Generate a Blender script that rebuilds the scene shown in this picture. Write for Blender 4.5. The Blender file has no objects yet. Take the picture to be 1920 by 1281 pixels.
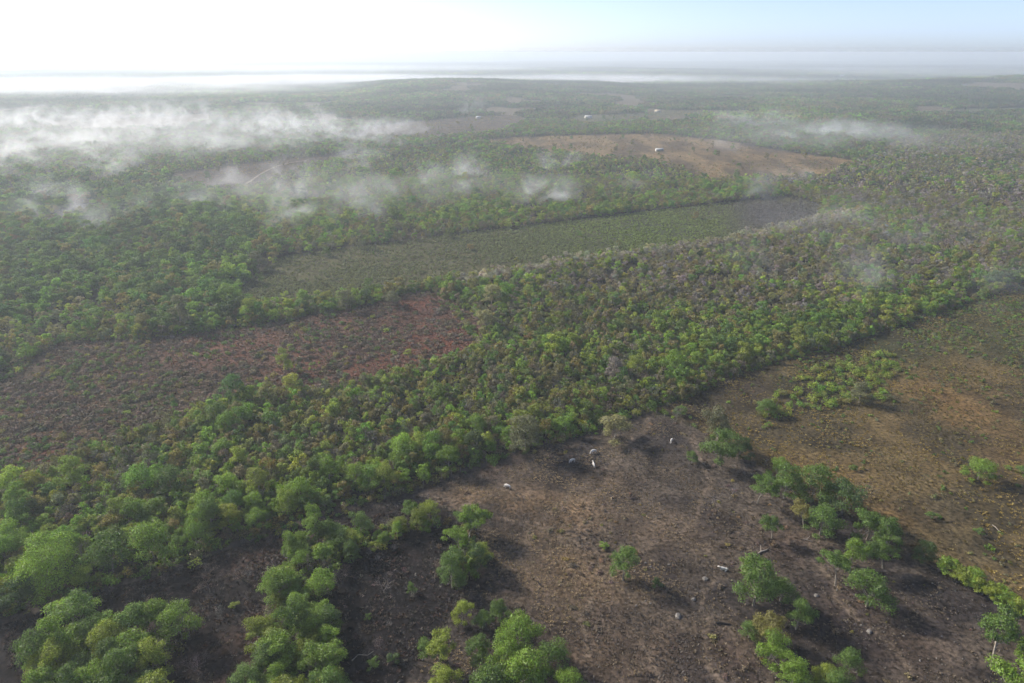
import bpy, math, random
import numpy as np
from mathutils import Vector, Matrix, Euler

# ------------------------------------------------------------------ camera, sky, sun, exposure
scene = bpy.context.scene
col = scene.collection
CAM_H = 120.0
FPX = 1281.0                      # focal length in photo pixels (1920 wide)
HORIZON = 98.0
PITCH = math.atan((640.5 - HORIZON) / FPX)
cam = bpy.data.cameras.new('camera')
cam.sensor_width = 36.0
cam.lens = FPX / 1920 * 36.0
cam.clip_start = 1.0
cam.clip_end = 200000.0
cam_o = bpy.data.objects.new('camera', cam)
cam_o.location = (0, 0, CAM_H)
cam_o.rotation_euler = (math.pi / 2 - PITCH, 0, 0)
col.objects.link(cam_o)
scene.camera = cam_o

SUN_AZ = math.radians(-60)        # from the view direction, to the left
SUN_EL = math.radians(30)
sun_dir = Vector((math.sin(SUN_AZ) * math.cos(SUN_EL), math.cos(SUN_AZ) * math.cos(SUN_EL), math.sin(SUN_EL)))
world = bpy.data.worlds.new('World')
scene.world = world
world.use_nodes = True
wt = world.node_tree
sky = wt.nodes.new('ShaderNodeTexSky')
sky.sky_type = 'NISHITA'
sky.sun_disc = False
sky.sun_elevation = SUN_EL
sky.sun_rotation = SUN_AZ
sky.altitude = 100
sky.air_density = 0.4
sky.dust_density = 0.85
sky.ozone_density = 0.25
bg = wt.nodes['Background']
bg.inputs['Strength'].default_value = 0.072
haze_grey = wt.nodes.new('ShaderNodeHueSaturation')      # hazy morning: a greyer sky all round
haze_grey.inputs['Saturation'].default_value = 0.8
haze_tone = wt.nodes.new('ShaderNodeMix')
haze_tone.data_type, haze_tone.blend_type = 'RGBA', 'MULTIPLY'
haze_tone.inputs['Factor'].default_value = 1.0
haze_tone.inputs[7].default_value = (0.90, 0.93, 1.02, 1)
wt.links.new(sky.outputs[0], haze_grey.inputs['Color'])
wt.links.new(haze_grey.outputs[0], haze_tone.inputs[6])
wt.links.new(haze_tone.outputs[2], bg.inputs['Color'])

sun = bpy.data.lights.new('sun', 'SUN')
sun.energy = 2.25
sun.angle = math.radians(9)
sun.color = (1.0, 0.93, 0.82)
sun_o = bpy.data.objects.new('sun', sun)
sun_o.rotation_euler = (-sun_dir).to_track_quat('-Z', 'Y').to_euler()
sun_o.location = (0, 0, 400)
col.objects.link(sun_o)

vs = scene.view_settings
vs.view_transform = 'Standard'
vs.look = 'None'
vs.exposure = 1.68
vs.gamma = 1.0
vs.use_curve_mapping = False
scene.render.engine = 'CYCLES'
cy = scene.cycles
cy.max_bounces = 4
cy.use_adaptive_sampling = True
cy.adaptive_threshold = 0.03
cy.adaptive_min_samples = 24
cy.diffuse_bounces = 2
cy.glossy_bounces = 1
cy.transmission_bounces = 2
cy.transparent_max_bounces = 6
cy.volume_bounces = 1
cy.use_denoising = True
try:
    cy.denoiser = 'OPENIMAGEDENOISE'
except Exception:
    pass
cy.sample_clamp_indirect = 4.0
cy.volume_step_rate = 2.0
cy.volume_max_steps = 40

random.seed(7)
RNG = np.random.default_rng(11)

# ------------------------------------------------------------------ maths helpers
SP, CP = math.sin(PITCH), math.cos(PITCH)


def ray(px, py):
    u = (np.asarray(px, float) - 960.0) / FPX
    v = (np.asarray(py, float) - 640.5) / FPX
    return u, CP - v * SP, -SP - v * CP


def ground_at(px, py, z=0.0):
    dx, dy, dz = ray(px, py)
    t = (z - CAM_H) / dz
    return dx * t, dy * t


def depth_of(x, y, z=0.0):
    return y * CP + (CAM_H - z) * SP


def hash2(ix, iy, seed):
    n = (ix.astype(np.int64) * 374761393 + iy.astype(np.int64) * 668265263 + seed * 1442695041) & 0x7fffffff
    n = ((n ^ (n >> 13)) * 1274126177) & 0x7fffffff
    n = n ^ (n >> 16)
    return (n & 0xffff) / 65535.0


def vnoise(x, y, s, seed=0):
    x = np.asarray(x, float) / s
    y = np.asarray(y, float) / s
    ix, iy = np.floor(x), np.floor(y)
    fx, fy = x - ix, y - iy
    fx = fx * fx * (3 - 2 * fx)
    fy = fy * fy * (3 - 2 * fy)
    a, b = hash2(ix, iy, seed), hash2(ix + 1, iy, seed)
    c, d = hash2(ix, iy + 1, seed), hash2(ix + 1, iy + 1, seed)
    return (a * (1 - fx) + b * fx) * (1 - fy) + (c * (1 - fx) + d * fx) * fy


def fbm(x, y, s, seed=0, octv=4):
    v, amp, tot = 0, 1.0, 0
    for k in range(octv):
        v = v + amp * vnoise(x, y, s / 2 ** k, seed + 17 * k)
        tot += amp
        amp *= 0.5
    return v / tot


def sstep(a, b, x):
    t = np.clip((x - a) / (b - a), 0, 1)
    return t * t * (3 - 2 * t)


CREST_X = [-400, 0, 200, 400, 520, 640, 720, 820, 920, 1000, 1100, 1250, 1400, 1550, 1700, 1820, 1920, 2300]
CREST_Y = [192, 190, 188, 183, 174, 163, 151, 146, 149, 154, 158, 166, 170, 164, 156, 150, 146, 144]


def crest_z(py, Y):
    dx, dy, dz = ray(960, py)
    return CAM_H + dz / dy * Y


def height(x, y):
    x = np.asarray(x, float)
    y = np.asarray(y, float)
    r = np.hypot(x, y)
    yy = np.maximum(y, 1.0)
    # photo column of the direction the point lies in
    pxc = 960 + FPX * (x / yy) * (1 / CP) * 0.985
    pxc = np.clip(pxc, -600, 2500)
    z = (fbm(x, y, 26, 3, 3) - 0.5) * 1.2 * sstep(40, 120, r)
    z = z + (fbm(x, y, 260, 5, 3) - 0.5) * 5.0 * sstep(420, 900, r)
    h1 = np.maximum(np.interp(pxc, CREST_X, crest_z(np.array(CREST_Y), 2600.0)) - 8.0, -6.0)
    up = sstep(1500, 2600, y)
    dn = sstep(2600, 3500, y)
    z = z + h1 * up * (1 - dn) - 16.0 * sstep(2700, 3600, y)
    z = z + (fbm(x, y, 700, 9, 3) - 0.5) * 20.0 * sstep(1900, 2700, y)
    for Yc, w, x0, x1, py in ((5200, 420, 860, 1290, 136), (7600, 600, 330, 880, 127), (7000, 500, 1330, 1700, 139),
                              (10500, 900, 1560, 2400, 121), (13500, 1500, -300, 900, 119), (15500, 1500, 700, 1600, 115)):
        win = sstep(x0 - 110, x0 + 90, pxc) * (1 - sstep(x1 - 90, x1 + 110, pxc))
        A = crest_z(py, Yc) + 16.0
        z = z + A * win * np.exp(-((y - Yc) / w) ** 2) * (0.8 + 0.4 * fbm(x, y, 900, 31, 2))
    front = sstep(-0.2, 0.25, y / np.maximum(r, 1.0))
    return z * front + (-8.0) * (1 - front) * sstep(400, 3000, r)


def surface_at(px, py, dz=0.0):
    """ground point seen at a photo pixel, following the relief"""
    z = 0.0
    for _ in range(6):
        x, y = ground_at(px, py, z)
        z = float(height(np.array([x]), np.array([y]))[0]) + dz
    return float(x), float(y), z - dz


def inpoly(x, y, poly):
    n = len(poly)
    r = np.zeros(np.shape(x), bool)
    j = n - 1
    for i in range(n):
        xi, yi = poly[i]
        xj, yj = poly[j]
        if yi != yj:
            c = ((yi > y) != (yj > y)) & (x < (xj - xi) * (y - yi) / (yj - yi) + xi)
            r ^= c
        j = i
    return r


def P(*pts):
    out = []
    for a, b in pts:
        x, y = ground_at(a, b)
        out.append((float(x), float(y)))
    return out


# ------------------------------------------------------------------ the land's layout: outlines on the ground
ZONES = {}
ZONES['pasture'] = P((600, 960), (700, 935), (790, 908), (960, 848), (1215, 772), (1300, 800), (1430, 880), (1560, 960), (1700, 1030), (1800, 1085),
                     (1960, 1170), (2150, 1281), (2200, 1500), (700, 1500), (760, 1281), (870, 1100), (900, 980), (800, 945))
ZONES['dry_field'] = P((1225, 765), (1300, 742), (1345, 712), (1600, 640), (1700, 598), (1840, 562), (1920, 528), (2300, 430), (2600, 900), (2400, 1281), (2150, 1281),
                       (1960, 1170), (1800, 1085), (1700, 1030), (1560, 960), (1430, 880), (1300, 800))
ZONES['burnt_clearing'] = P((610, 1500), (618, 1281), (600, 1120), (620, 1030), (690, 990), (790, 955), (880, 965), (900, 1000), (890, 1100), (830, 1180), (760, 1281), (720, 1500))
ZONES['scorched_clearing'] = P((-300, 1255), (0, 1172), (180, 1112), (330, 1064), (480, 1014), (620, 962), (720, 936), (800, 945), (790, 975), (690, 1005), (630, 1040), (608, 1120), (622, 1281), (612, 1500), (-300, 1700))
ZONES['bare_corner'] = P((-200, 1180), (0, 1165), (60, 1130), (110, 1110), (60, 1150), (40, 1190), (60, 1300), (0, 1500), (-300, 1500))
ZONES['felled_field'] = P((-300, 960), (0, 925), (100, 885), (150, 860), (290, 805), (430, 752), (640, 728), (800, 690), (905, 655), (895, 600), (830, 552), (790, 545),
                          (640, 585), (480, 612), (250, 640), (120, 640), (0, 700), (-300, 780))
ZONES['crop_field'] = P((440, 560), (470, 520), (535, 480), (840, 442), (1060, 415), (1360, 380), (1480, 368), (1545, 385), (1530, 412), (1340, 455), (1050, 492), (860, 525), (650, 560), (500, 580))
ZONES['track_field'] = P((310, 330), (450, 308), (640, 290), (880, 266), (905, 268), (640, 297), (560, 318), (490, 350), (400, 362), (340, 350))
ZONES['tawny_field'] = P((895, 262), (1000, 255), (1230, 250), (1350, 264), (1470, 284), (1610, 302), (1545, 330), (1440, 333), (1330, 339), (1290, 322), (1230, 304), (1150, 296), (1080, 290), (1000, 282), (900, 268))
ZONES['far_meadow'] = P((640, 258), (700, 236), (830, 222), (960, 216), (1000, 225), (930, 250), (800, 262))
ZONES['village_green'] = P((1040, 226), (1080, 216), (1190, 214), (1260, 206), (1420, 206), (1440, 214), (1280, 216), (1200, 228), (1100, 234))
ZONES['far_strip'] = P((1670, 214), (1760, 206), (1920, 203), (2100, 205), (2100, 212), (1920, 211), (1760, 214))
HEDGE = P((545, 1025), (640, 1003), (720, 990), (800, 975), (845, 982), (800, 1000), (740, 1020), (690, 1042), (640, 1060), (625, 1100), (600, 1140), (630, 1215), (640, 1300), (640, 1420), (450, 1420), (470, 1300), (480, 1220), (505, 1130), (545, 1080), (540, 1035))
SPUR = P((845, 980), (880, 990), (912, 1040), (905, 1075), (860, 1105), (840, 1085), (860, 1030))
CORNER = P((60, 1225), (90, 1185), (150, 1165), (185, 1195), (235, 1205), (320, 1165), (350, 1195), (325, 1240), (310, 1300), (280, 1420), (50, 1420), (75, 1300))
FIELDS = list(ZONES)
NOWOOD = P((-400, 1270), (0, 1156), (180, 1099), (480, 1000), (790, 903), (960, 845), (1215, 769), (1300, 800), (1800, 1085), (2300, 1400), (2300, 1900), (-400, 1900))
LIT_EDGE = P((840, 545), (860, 524), (1050, 488), (1340, 452), (1560, 405), (1620, 405), (1560, 424), (1345, 468), (1055, 506), (900, 540))  # scrub edge whose pale light goes into the plant tints

# scrub to the upper right is thinner and browner, the wood to the left is tall and green
RIGHT_SCRUB = P((860, 530), (1050, 496), (1340, 460), (1530, 415), (1545, 385), (1480, 366), (1400, 345), (1540, 326), (1620, 303), (1700, 260), (2300, 230), (2500, 420), (1920, 505), (1840, 545), (1600, 600), (1380, 590), (1100, 560))
LEFT_WOOD = P((-400, 345), (0, 340), (300, 332), (400, 362), (470, 420), (530, 478), (470, 520), (440, 560), (490, 600), (260, 630), (120, 635), (0, 690), (-400, 760))
GLADE = P((40, 600), (180, 560), (260, 590), (250, 635), (120, 636), (0, 690), (-200, 700), (-200, 640))


def zone_of(x, y):
    """index into FIELDS, or -1 for wooded ground; edges wander by a metre or two"""
    r = np.hypot(x, y)
    a = np.clip(r / 160.0, 0.5, 1.6) + 4.0 * sstep(750, 1100, r)
    wx = x + (fbm(x, y, 14, 41, 3) - 0.5) * 5 * a
    wy = y + (fbm(x, y, 14, 43, 3) - 0.5) * 5 * a
    out = np.full(np.shape(x), -1, int)
    for k, n in enumerate(FIELDS):
        out[inpoly(wx, wy, ZONES[n]) & (out < 0)] = k
    return out


# ------------------------------------------------------------------ materials
def new_mat(name):
    m = bpy.data.materials.new(name)
    m.use_nodes = True
    nt = m.node_tree
    for n in list(nt.nodes):
        nt.nodes.remove(n)
    out = nt.nodes.new('ShaderNodeOutputMaterial')
    return m, nt, out


def leaf_material(name, translucent=0.42, vary=0.5):
    m, nt, out = new_mat(name)
    N, L = nt.nodes.new, nt.links.new
    at = N('ShaderNodeAttribute')
    at.attribute_type = 'INSTANCER'
    at.attribute_name = 'tint'
    lv = N('ShaderNodeAttribute')
    lv.attribute_type = 'GEOMETRY'
    lv.attribute_name = 'leafvar'
    hs = N('ShaderNodeHueSaturation')
    mr = N('ShaderNodeMapRange')
    mr.inputs['To Min'].default_value = 1 - vary
    mr.inputs['To Max'].default_value = 1 + vary
    L(lv.outputs['Fac'], mr.inputs['Value'])
    mh = N('ShaderNodeMapRange')
    mh.inputs['To Min'].default_value = 0.498
    mh.inputs['To Max'].default_value = 0.518
    L(lv.outputs['Fac'], mh.inputs['Value'])
    L(at.outputs['Color'], hs.inputs['Color'])
    L(mr.outputs[0], hs.inputs['Value'])
    L(mh.outputs[0], hs.inputs['Hue'])
    df = N('ShaderNodeBsdfDiffuse')
    tr = N('ShaderNodeBsdfTranslucent')
    L(hs.outputs[0], df.inputs['Color'])
    L(hs.outputs[0], tr.inputs['Color'])
    mx = N('ShaderNodeMixShader')
    mx.inputs[0].default_value = translucent
    L(df.outputs[0], mx.inputs[1])
    L(tr.outputs[0], mx.inputs[2])
    gl = N('ShaderNodeBsdfGlossy')
    gl.inputs['Roughness'].default_value = 0.5
    mg = N('ShaderNodeMixShader')
    mg.inputs[0].default_value = 0.025
    L(mx.outputs[0], mg.inputs[1])
    L(gl.outputs[0], mg.inputs[2])
    L(mg.outputs[0], out.inputs['Surface'])
    return m


def plain_material(name, c1, c2, scale=3.0, rough=0.9, bump=0.3, metal=0.0, detail=5.0):
    m, nt, out = new_mat(name)
    N, L = nt.nodes.new, nt.links.new
    b = N('ShaderNodeBsdfPrincipled')
    tc = N('ShaderNodeTexCoord')
    no = N('ShaderNodeTexNoise')
    no.inputs['Scale'].default_value = scale
    no.inputs['Detail'].default_value = detail
    L(tc.outputs['Object'], no.inputs['Vector'])
    rp = N('ShaderNodeValToRGB')
    rp.color_ramp.elements[0].position = 0.32
    rp.color_ramp.elements[1].position = 0.68
    rp.color_ramp.elements[0].color = (*c1, 1)
    rp.color_ramp.elements[1].color = (*c2, 1)
    L(no.outputs['Fac'], rp.inputs[0])
    L(rp.outputs[0], b.inputs['Base Color'])
    bp = N('ShaderNodeBump')
    bp.inputs['Strength'].default_value = bump
    bp.inputs['Distance'].default_value = 0.1
    L(no.outputs['Fac'], bp.inputs['Height'])
    L(bp.outputs[0], b.inputs['Normal'])
    b.inputs['Roughness'].default_value = rough
    b.inputs['Metallic'].default_value = metal
    b.inputs['Specular IOR Level'].default_value = 0.25
    L(b.outputs[0], out.inputs['Surface'])
    return m


M_LEAF = leaf_material('leaf')
M_TWIG = leaf_material('twig', 0.0, 0.45)
M_GRASS = leaf_material('grass_blade', 0.4, 0.55)
M_BARK = plain_material('bark', (0.17, 0.14, 0.11), (0.40, 0.36, 0.30), 2.5)
M_ROCK = plain_material('limestone', (0.11, 0.10, 0.09), (0.27, 0.25, 0.225), 1.4)
M_LOG = plain_material('charred_wood', (0.02, 0.018, 0.016), (0.06, 0.05, 0.045), 3.0)
M_PALELOG = plain_material('weathered_wood', (0.20, 0.17, 0.14), (0.38, 0.34, 0.29), 3.0)
M_COW = plain_material('cow_hide', (0.62, 0.58, 0.52), (0.78, 0.75, 0.70), 1.6, 0.8, 0.1)
M_HORN = plain_material('horn', (0.10, 0.08, 0.06), (0.22, 0.18, 0.14), 6.0)
M_WALL = plain_material('limewashed_wall', (0.52, 0.50, 0.46), (0.68, 0.66, 0.62), 0.8)
M_TIN = plain_material('tin_roof', (0.30, 0.31, 0.32), (0.44, 0.45, 0.46), 0.7, 0.5, 0.1)
M_THATCH = plain_material('thatch', (0.34, 0.28, 0.20), (0.50, 0.43, 0.33), 1.5)
M_DARK = plain_material('dark_opening', (0.02, 0.02, 0.02), (0.04, 0.04, 0.04), 1.0)
M_DOOR = plain_material('painted_door', (0.08, 0.11, 0.12), (0.14, 0.17, 0.18), 1.0)
M_DIRT = plain_material('dirt_track', (0.15, 0.12, 0.09), (0.24, 0.20, 0.15), 0.2)


def ground_material():
    m, nt, out = new_mat('soil')
    N, L = nt.nodes.new, nt.links.new
    b = N('ShaderNodeBsdfPrincipled')
    b.inputs['Roughness'].default_value = 1.0
    b.inputs['Specular IOR Level'].default_value = 0.08
    at = N('ShaderNodeAttribute')
    at.attribute_name = 'soil'
    ge = N('ShaderNodeNewGeometry')
    def noise(sc, det, ro=0.6):
        n = N('ShaderNodeTexNoise')
        n.inputs['Scale'].default_value = sc
        n.inputs['Detail'].default_value = det
        n.inputs['Roughness'].default_value = ro
        L(ge.outputs['Position'], n.inputs['Vector'])
        return n
    n1, n2 = noise(0.9, 6, 0.7), noise(0.12, 5, 0.6)
    def ran(n, lo, hi, a=0.25, c=0.75):
        r = N('ShaderNodeMapRange')
        r.inputs['From Min'].default_value = a
        r.inputs['From Max'].default_value = c
        r.inputs['To Min'].default_value = lo
        r.inputs['To Max'].default_value = hi
        L(n.outputs['Fac'], r.inputs['Value'])
        return r
    r1, r2 = ran(n1, 0.25, 1.8, 0.36, 0.66), ran(n2, 0.62, 1.38, 0.33, 0.67)
    mu = N('ShaderNodeMath')
    mu.operation = 'MULTIPLY'
    L(r1.outputs[0], mu.inputs[0])
    L(r2.outputs[0], mu.inputs[1])
    hs = N('ShaderNodeHueSaturation')
    L(at.outputs['Color'], hs.inputs['Color'])
    L(mu.outputs[0], hs.inputs['Value'])
    L(hs.outputs[0], b.inputs['Base Color'])
    bp = N('ShaderNodeBump')
    bp.inputs['Strength'].default_value = 0.8
    bp.inputs['Distance'].default_value = 0.35
    L(n1.outputs['Fac'], bp.inputs['Height'])
    L(bp.outputs[0], b.inputs['Normal'])
    L(b.outputs[0], out.inputs['Surface'])
    return m


M_SOIL = ground_material()


# ------------------------------------------------------------------ mesh helpers
def mesh_from(name, verts, faces_flat, sizes, mats=(), matidx=None, leafvar=None):
    me = bpy.data.meshes.new(name)
    verts = np.asarray(verts, np.float32)
    faces_flat = np.asarray(faces_flat, np.int32)
    sizes = np.asarray(sizes, np.int32)
    me.vertices.add(len(verts))
    me.vertices.foreach_set('co', verts.ravel())
    me.loops.add(len(faces_flat))
    me.loops.foreach_set('vertex_index', faces_flat)
    me.polygons.add(len(sizes))
    starts = np.concatenate([[0], np.cumsum(sizes)[:-1]]).astype(np.int32)
    me.polygons.foreach_set('loop_start', starts)
    for m in mats:
        me.materials.append(m)
    if matidx is not None:
        me.polygons.foreach_set('material_index', np.asarray(matidx, np.int32))
    if leafvar is not None:
        a = me.attributes.new('leafvar', 'FLOAT', 'FACE')
        a.data.foreach_set('value', np.asarray(leafvar, np.float32))
    me.update(calc_edges=True)
    return me


class MB:
    """collects quads and triangles of one mesh"""
    def __init__(self):
        self.v, self.f, self.s, self.m, self.lv = [], [], [], [], []
        self.n = 0

    def add(self, verts, faces, mat=0, lv=None):
        verts = np.asarray(verts, float).reshape(-1, 3)
        faces = np.asarray(faces, int)
        k = faces.shape[1]
        self.v.append(verts)
        self.f.append((faces + self.n).ravel())
        self.s.append(np.full(len(faces), k))
        self.m.append(np.full(len(faces), mat))
        self.lv.append(np.full(len(faces), 0.5) if lv is None else lv)
        self.n += len(verts)

    def tube(self, pts, radii, sides=6, mat=0, cap=True):
        pts = [Vector(p) for p in pts]
        rings = []
        for i, p in enumerate(pts):
            d = (pts[min(i + 1, len(pts) - 1)] - pts[max(i - 1, 0)]).normalized()
            a = d.orthogonal().normalized() if abs(d.z) < 0.9 else Vector((1, 0, 0)).cross(d).normalized()
            b = d.cross(a)
            rings.append([p + (a * math.cos(t) + b * math.sin(t)) * radii[i] for t in [2 * math.pi * k / sides for k in range(sides)]])
        v = [tuple(q) for r in rings for q in r]
        f = []
        for i in range(len(pts) - 1):
            for k in range(sides):
                f.append((i * sides + k, i * sides + (k + 1) % sides, (i + 1) * sides + (k + 1) % sides, (i + 1) * sides + k))
        self.add(v, f, mat)
        if cap and sides > 3:
            v2 = [tuple(q) for q in rings[-1]] + [tuple(pts[-1])]
            self.add(v2, [(k, (k + 1) % sides, sides) for k in range(sides)], mat)

    def box(self, x0, x1, y0, y1, z0, z1, mat=0):
        v = [(x0, y0, z0), (x1, y0, z0), (x1, y1, z0), (x0, y1, z0), (x0, y0, z1), (x1, y0, z1), (x1, y1, z1), (x0, y1, z1)]
        self.add(v, [(0, 3, 2, 1), (4, 5, 6, 7), (0, 1, 5, 4), (1, 2, 6, 5), (2, 3, 7, 6), (3, 0, 4, 7)], mat)

    def leaves(self, pos, nrm, size, rng, mat=0, aspect=0.5):
        """one pointed leaf-spray quad per position, slightly folded"""
        n = len(pos)
        nrm = nrm / np.linalg.norm(nrm, axis=1, keepdims=True)
        t = rng.normal(size=(n, 3))
        t -= (t * nrm).sum(1, keepdims=True) * nrm
        t /= np.linalg.norm(t, axis=1, keepdims=True) + 1e-9
        b = np.cross(nrm, t)
        s = size[:, None] if np.ndim(size) else size
        v = np.stack([pos - t * s * .5, pos + b * s * aspect * .5 - nrm * s * .1, pos + t * s * .5, pos - b * s * aspect * .5 - nrm * s * .1], 1)
        self.add(v.reshape(-1, 3), np.arange(4 * n).reshape(n, 4), mat, rng.random(n))

    def mesh(self, name, mats):
        if not self.v:
            return None
        return mesh_from(name, np.concatenate(self.v), np.concatenate(self.f), np.concatenate(self.s), mats, np.concatenate(self.m), np.concatenate(self.lv))


def unit(rng, n):
    d = rng.normal(size=(n, 3))
    return d / np.linalg.norm(d, axis=1, keepdims=True)


def crown_leaves(mb, rng, lobes, n, size, mat=0, drop=0.55, spread=0.3):
    """leaf sprays on the shells of overlapping lobes, few of them inside"""
    w = np.array([l[3] ** 2 for l in lobes])
    w = w / w.sum()
    idx = rng.choice(len(lobes), size=int(n * 1.5), p=w)
    L = np.array(lobes)[idx]
    d = unit(rng, len(idx))
    d[:, 2] = np.where(d[:, 2] < -0.45, -d[:, 2] * 0.6, d[:, 2])
    d /= np.linalg.norm(d, axis=1, keepdims=True)
    sq = np.stack([np.ones(len(idx)), np.ones(len(idx)), L[:, 4]], 1)
    pos = L[:, :3] + d * sq * L[:, 3:4] * (1 - spread * rng.random((len(idx), 1)) ** 1.5 + 0.16 * rng.normal(size=(len(idx), 1)))
    keep = np.ones(len(idx), bool)
    for k, l in enumerate(lobes):
        dd = (pos - np.array(l[:3])) / np.array([1, 1, l[4]])
        inside = (np.linalg.norm(dd, axis=1) < l[3] * 0.7) & (idx != k)
        keep &= ~(inside & (rng.random(len(idx)) < 0.85))
    pos, d = pos[keep][:n], d[keep][:n]
    nrm = d * 0.75 + unit(rng, len(pos)) * 0.75 + np.array([0, 0, 0.25])
    sz = size * (0.65 + 0.7 * rng.random(len(pos)))
    mb.leaves(pos, nrm, sz, rng, mat)


def tree_lobes(rng, H, R, base, nl, flat=0.75, umbrella=0.0):
    lobes = []
    ch = H - base
    for k in range(nl):
        a = 2.4 * k + rng.random() * 0.8
        q = math.sqrt((k + 0.5) / nl)
        rr = R * 0.78 * q * (0.7 + 0.5 * rng.random())
        zt = base + ch * (0.74 - 0.58 * q ** 1.8 * (1 - umbrella) + 0.20 * rng.normal() * (1 - 0.5 * umbrella))
        rl = R * (0.20 + 0.22 * rng.random()) * (1.12 - 0.25 * q)
        zt = min(max(zt, base + rl * flat * 0.45), H - rl * flat)
        lobes.append((rr * math.cos(a), rr * math.sin(a), zt, rl, flat))
    return lobes


def trunk_mesh(mb, rng, H, lobes, base, r0, mat, lean=(0, 0), nlimb=5, sides=6):
    top = Vector((lean[0] * 0.6 + rng.normal() * .2, lean[1] * 0.6 + rng.normal() * .2, base + (H - base) * 0.25))
    mid = Vector((top.x * 0.4 + rng.normal() * .15, top.y * 0.4 + rng.normal() * .15, top.z * 0.5))
    mb.tube([(0, 0, -0.4), (0, 0, 0.15), mid, top], [r0 * 1.6, r0 * 1.15, r0 * .9, r0 * .65], sides, mat, False)
    order = sorted(range(len(lobes)), key=lambda k: -lobes[k][3])[:nlimb]
    for k in order:
        l = lobes[k]
        e = Vector((l[0], l[1], l[2]))
        s = mid.lerp(top, 0.3 + 0.7 * rng.random())
        q = s.lerp(e, 0.5) + Vector((0, 0, -0.1 * (H - base)))
        mb.tube([s, q, e], [r0 * .5, r0 * .36, r0 * .12], 4 if sides < 6 else 5, mat, False)


def make_tree(name, seed, H, R, base, nl, n, leaf, flat=0.75, umb=0.0, r0=0.16, lean=(0, 0), sides=6, split=False, nlimb=8):
    rng = np.random.default_rng(seed)
    lobes = [(l[0] + lean[0], l[1] + lean[1], l[2], l[3], l[4]) for l in tree_lobes(rng, H, R, base, nl, flat, umb)]
    if split:
        t, c = MB(), MB()
        trunk_mesh(t, rng, H, lobes, base, r0, 0, lean, nlimb, sides)
        crown_leaves(c, rng, lobes, n, leaf, 0, spread=0.62)
        return t.mesh(name + '_trunk', [M_BARK]), c.mesh(name + '_crown', [M_LEAF])
    mb = MB()
    if sides:
        trunk_mesh(mb, rng, H, lobes, base, r0, 1, lean, nlimb, sides)
    crown_leaves(mb, rng, lobes, n, leaf, 0)
    return mb.mesh(name, [M_LEAF, M_BARK])


def branch(mb, rng, p, d, length, r, depth, mat, sides=4):
    q = p + d * length * 0.5 + Vector(rng.normal(size=3)) * length * 0.05
    e = p + d * length
    mb.tube([p, q, e], [r, r * .8, r * .55], sides, mat, False)
    if depth == 0:
        return
    for k in range(3 if depth > 1 else 4):
        nd = (d + Vector(rng.normal(size=3)) * 0.55 + Vector((0, 0, 0.12))).normalized()
        s = p.lerp(e, 0.45 + 0.55 * rng.random())
        branch(mb, rng, s, nd, length * (0.58 + 0.2 * rng.random()), r * .5, depth - 1, mat, 3)


def make_bare(name, seed, H, depth=3, split=False, fuzz=0, fz=0.25):
    rng = np.random.default_rng(seed)
    t, c = MB(), MB()
    tgt = c if split else t
    for k in range(3):
        d = Vector((rng.normal() * .35, rng.normal() * .35, 1)).normalized()
        branch(tgt, rng, Vector((0, 0, H * 0.16)), d, H * 0.38, H * 0.012, depth, 0, 3)
    (t).tube([(0, 0, -0.3), (0, 0, H * .1), (0.02, 0, H * 0.17)], [H * .022, H * .017, H * .014], 5, 0 if split else 1, False)
    if fuzz:
        p = unit(rng, fuzz) * np.array([0.36, 0.36, 0.34]) * H * (0.55 + 0.45 * rng.random((fuzz, 1))) + np.array([0, 0, H * .62])
        tgt.leaves(p, unit(rng, fuzz), fz * (0.6 + 0.8 * rng.random(fuzz)), rng, 0, 0.22)
    if split:
        return t.mesh(name + '_trunk', [M_BARK]), c.mesh(name + '_crown', [M_TWIG])
    return t.mesh(name, [M_TWIG, M_BARK])


def make_shrub(name, seed, H, R, nl, n, leaf, mat):
    rng = np.random.default_rng(seed)
    lobes = []
    for k in range(nl):
        a = rng.random() * 6.28
        rr = R * 0.6 * math.sqrt(rng.random())
        rl = R * (0.35 + .25 * rng.random())
        fl = min(1.2, H * 0.6 / rl)
        lobes.append((rr * math.cos(a), rr * math.sin(a), H - rl * fl - rng.random() * H * .3, rl, fl))
    mb = MB()
    crown_leaves(mb, rng, lobes, n, leaf, 0, spread=0.6)
    return mb.mesh(name, [mat])


def make_tuft(name, seed, H, R, n):
    rng = np.random.default_rng(seed)
    mb = MB()
    a = rng.random(n) * 6.28
    lean = 0.25 + 0.9 * rng.random(n)
    b = np.stack([np.cos(a) * R * .35 * rng.random(n), np.sin(a) * R * .35 * rng.random(n), np.zeros(n) - 0.05], 1)
    h = H * (0.5 + 0.6 * rng.random(n))
    tip = b + np.stack([np.cos(a) * lean * R, np.sin(a) * lean * R, h], 1)
    mid = b + (tip - b) * 0.55 + np.stack([np.zeros(n), np.zeros(n), h * .16], 1)
    w = 0.075 * (0.7 + 0.6 * rng.random(n))[:, None]
    s = np.stack([-np.sin(a), np.cos(a), np.zeros(n)], 1) * w
    v = np.stack([b - s * .5, b + s * .5, mid + s, tip, mid - s], 1)
    mb.add(v.reshape(-1, 3), np.arange(5 * n).reshape(n, 5), 0, rng.random(n))
    return mb.mesh(name, [M_GRASS])


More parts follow.
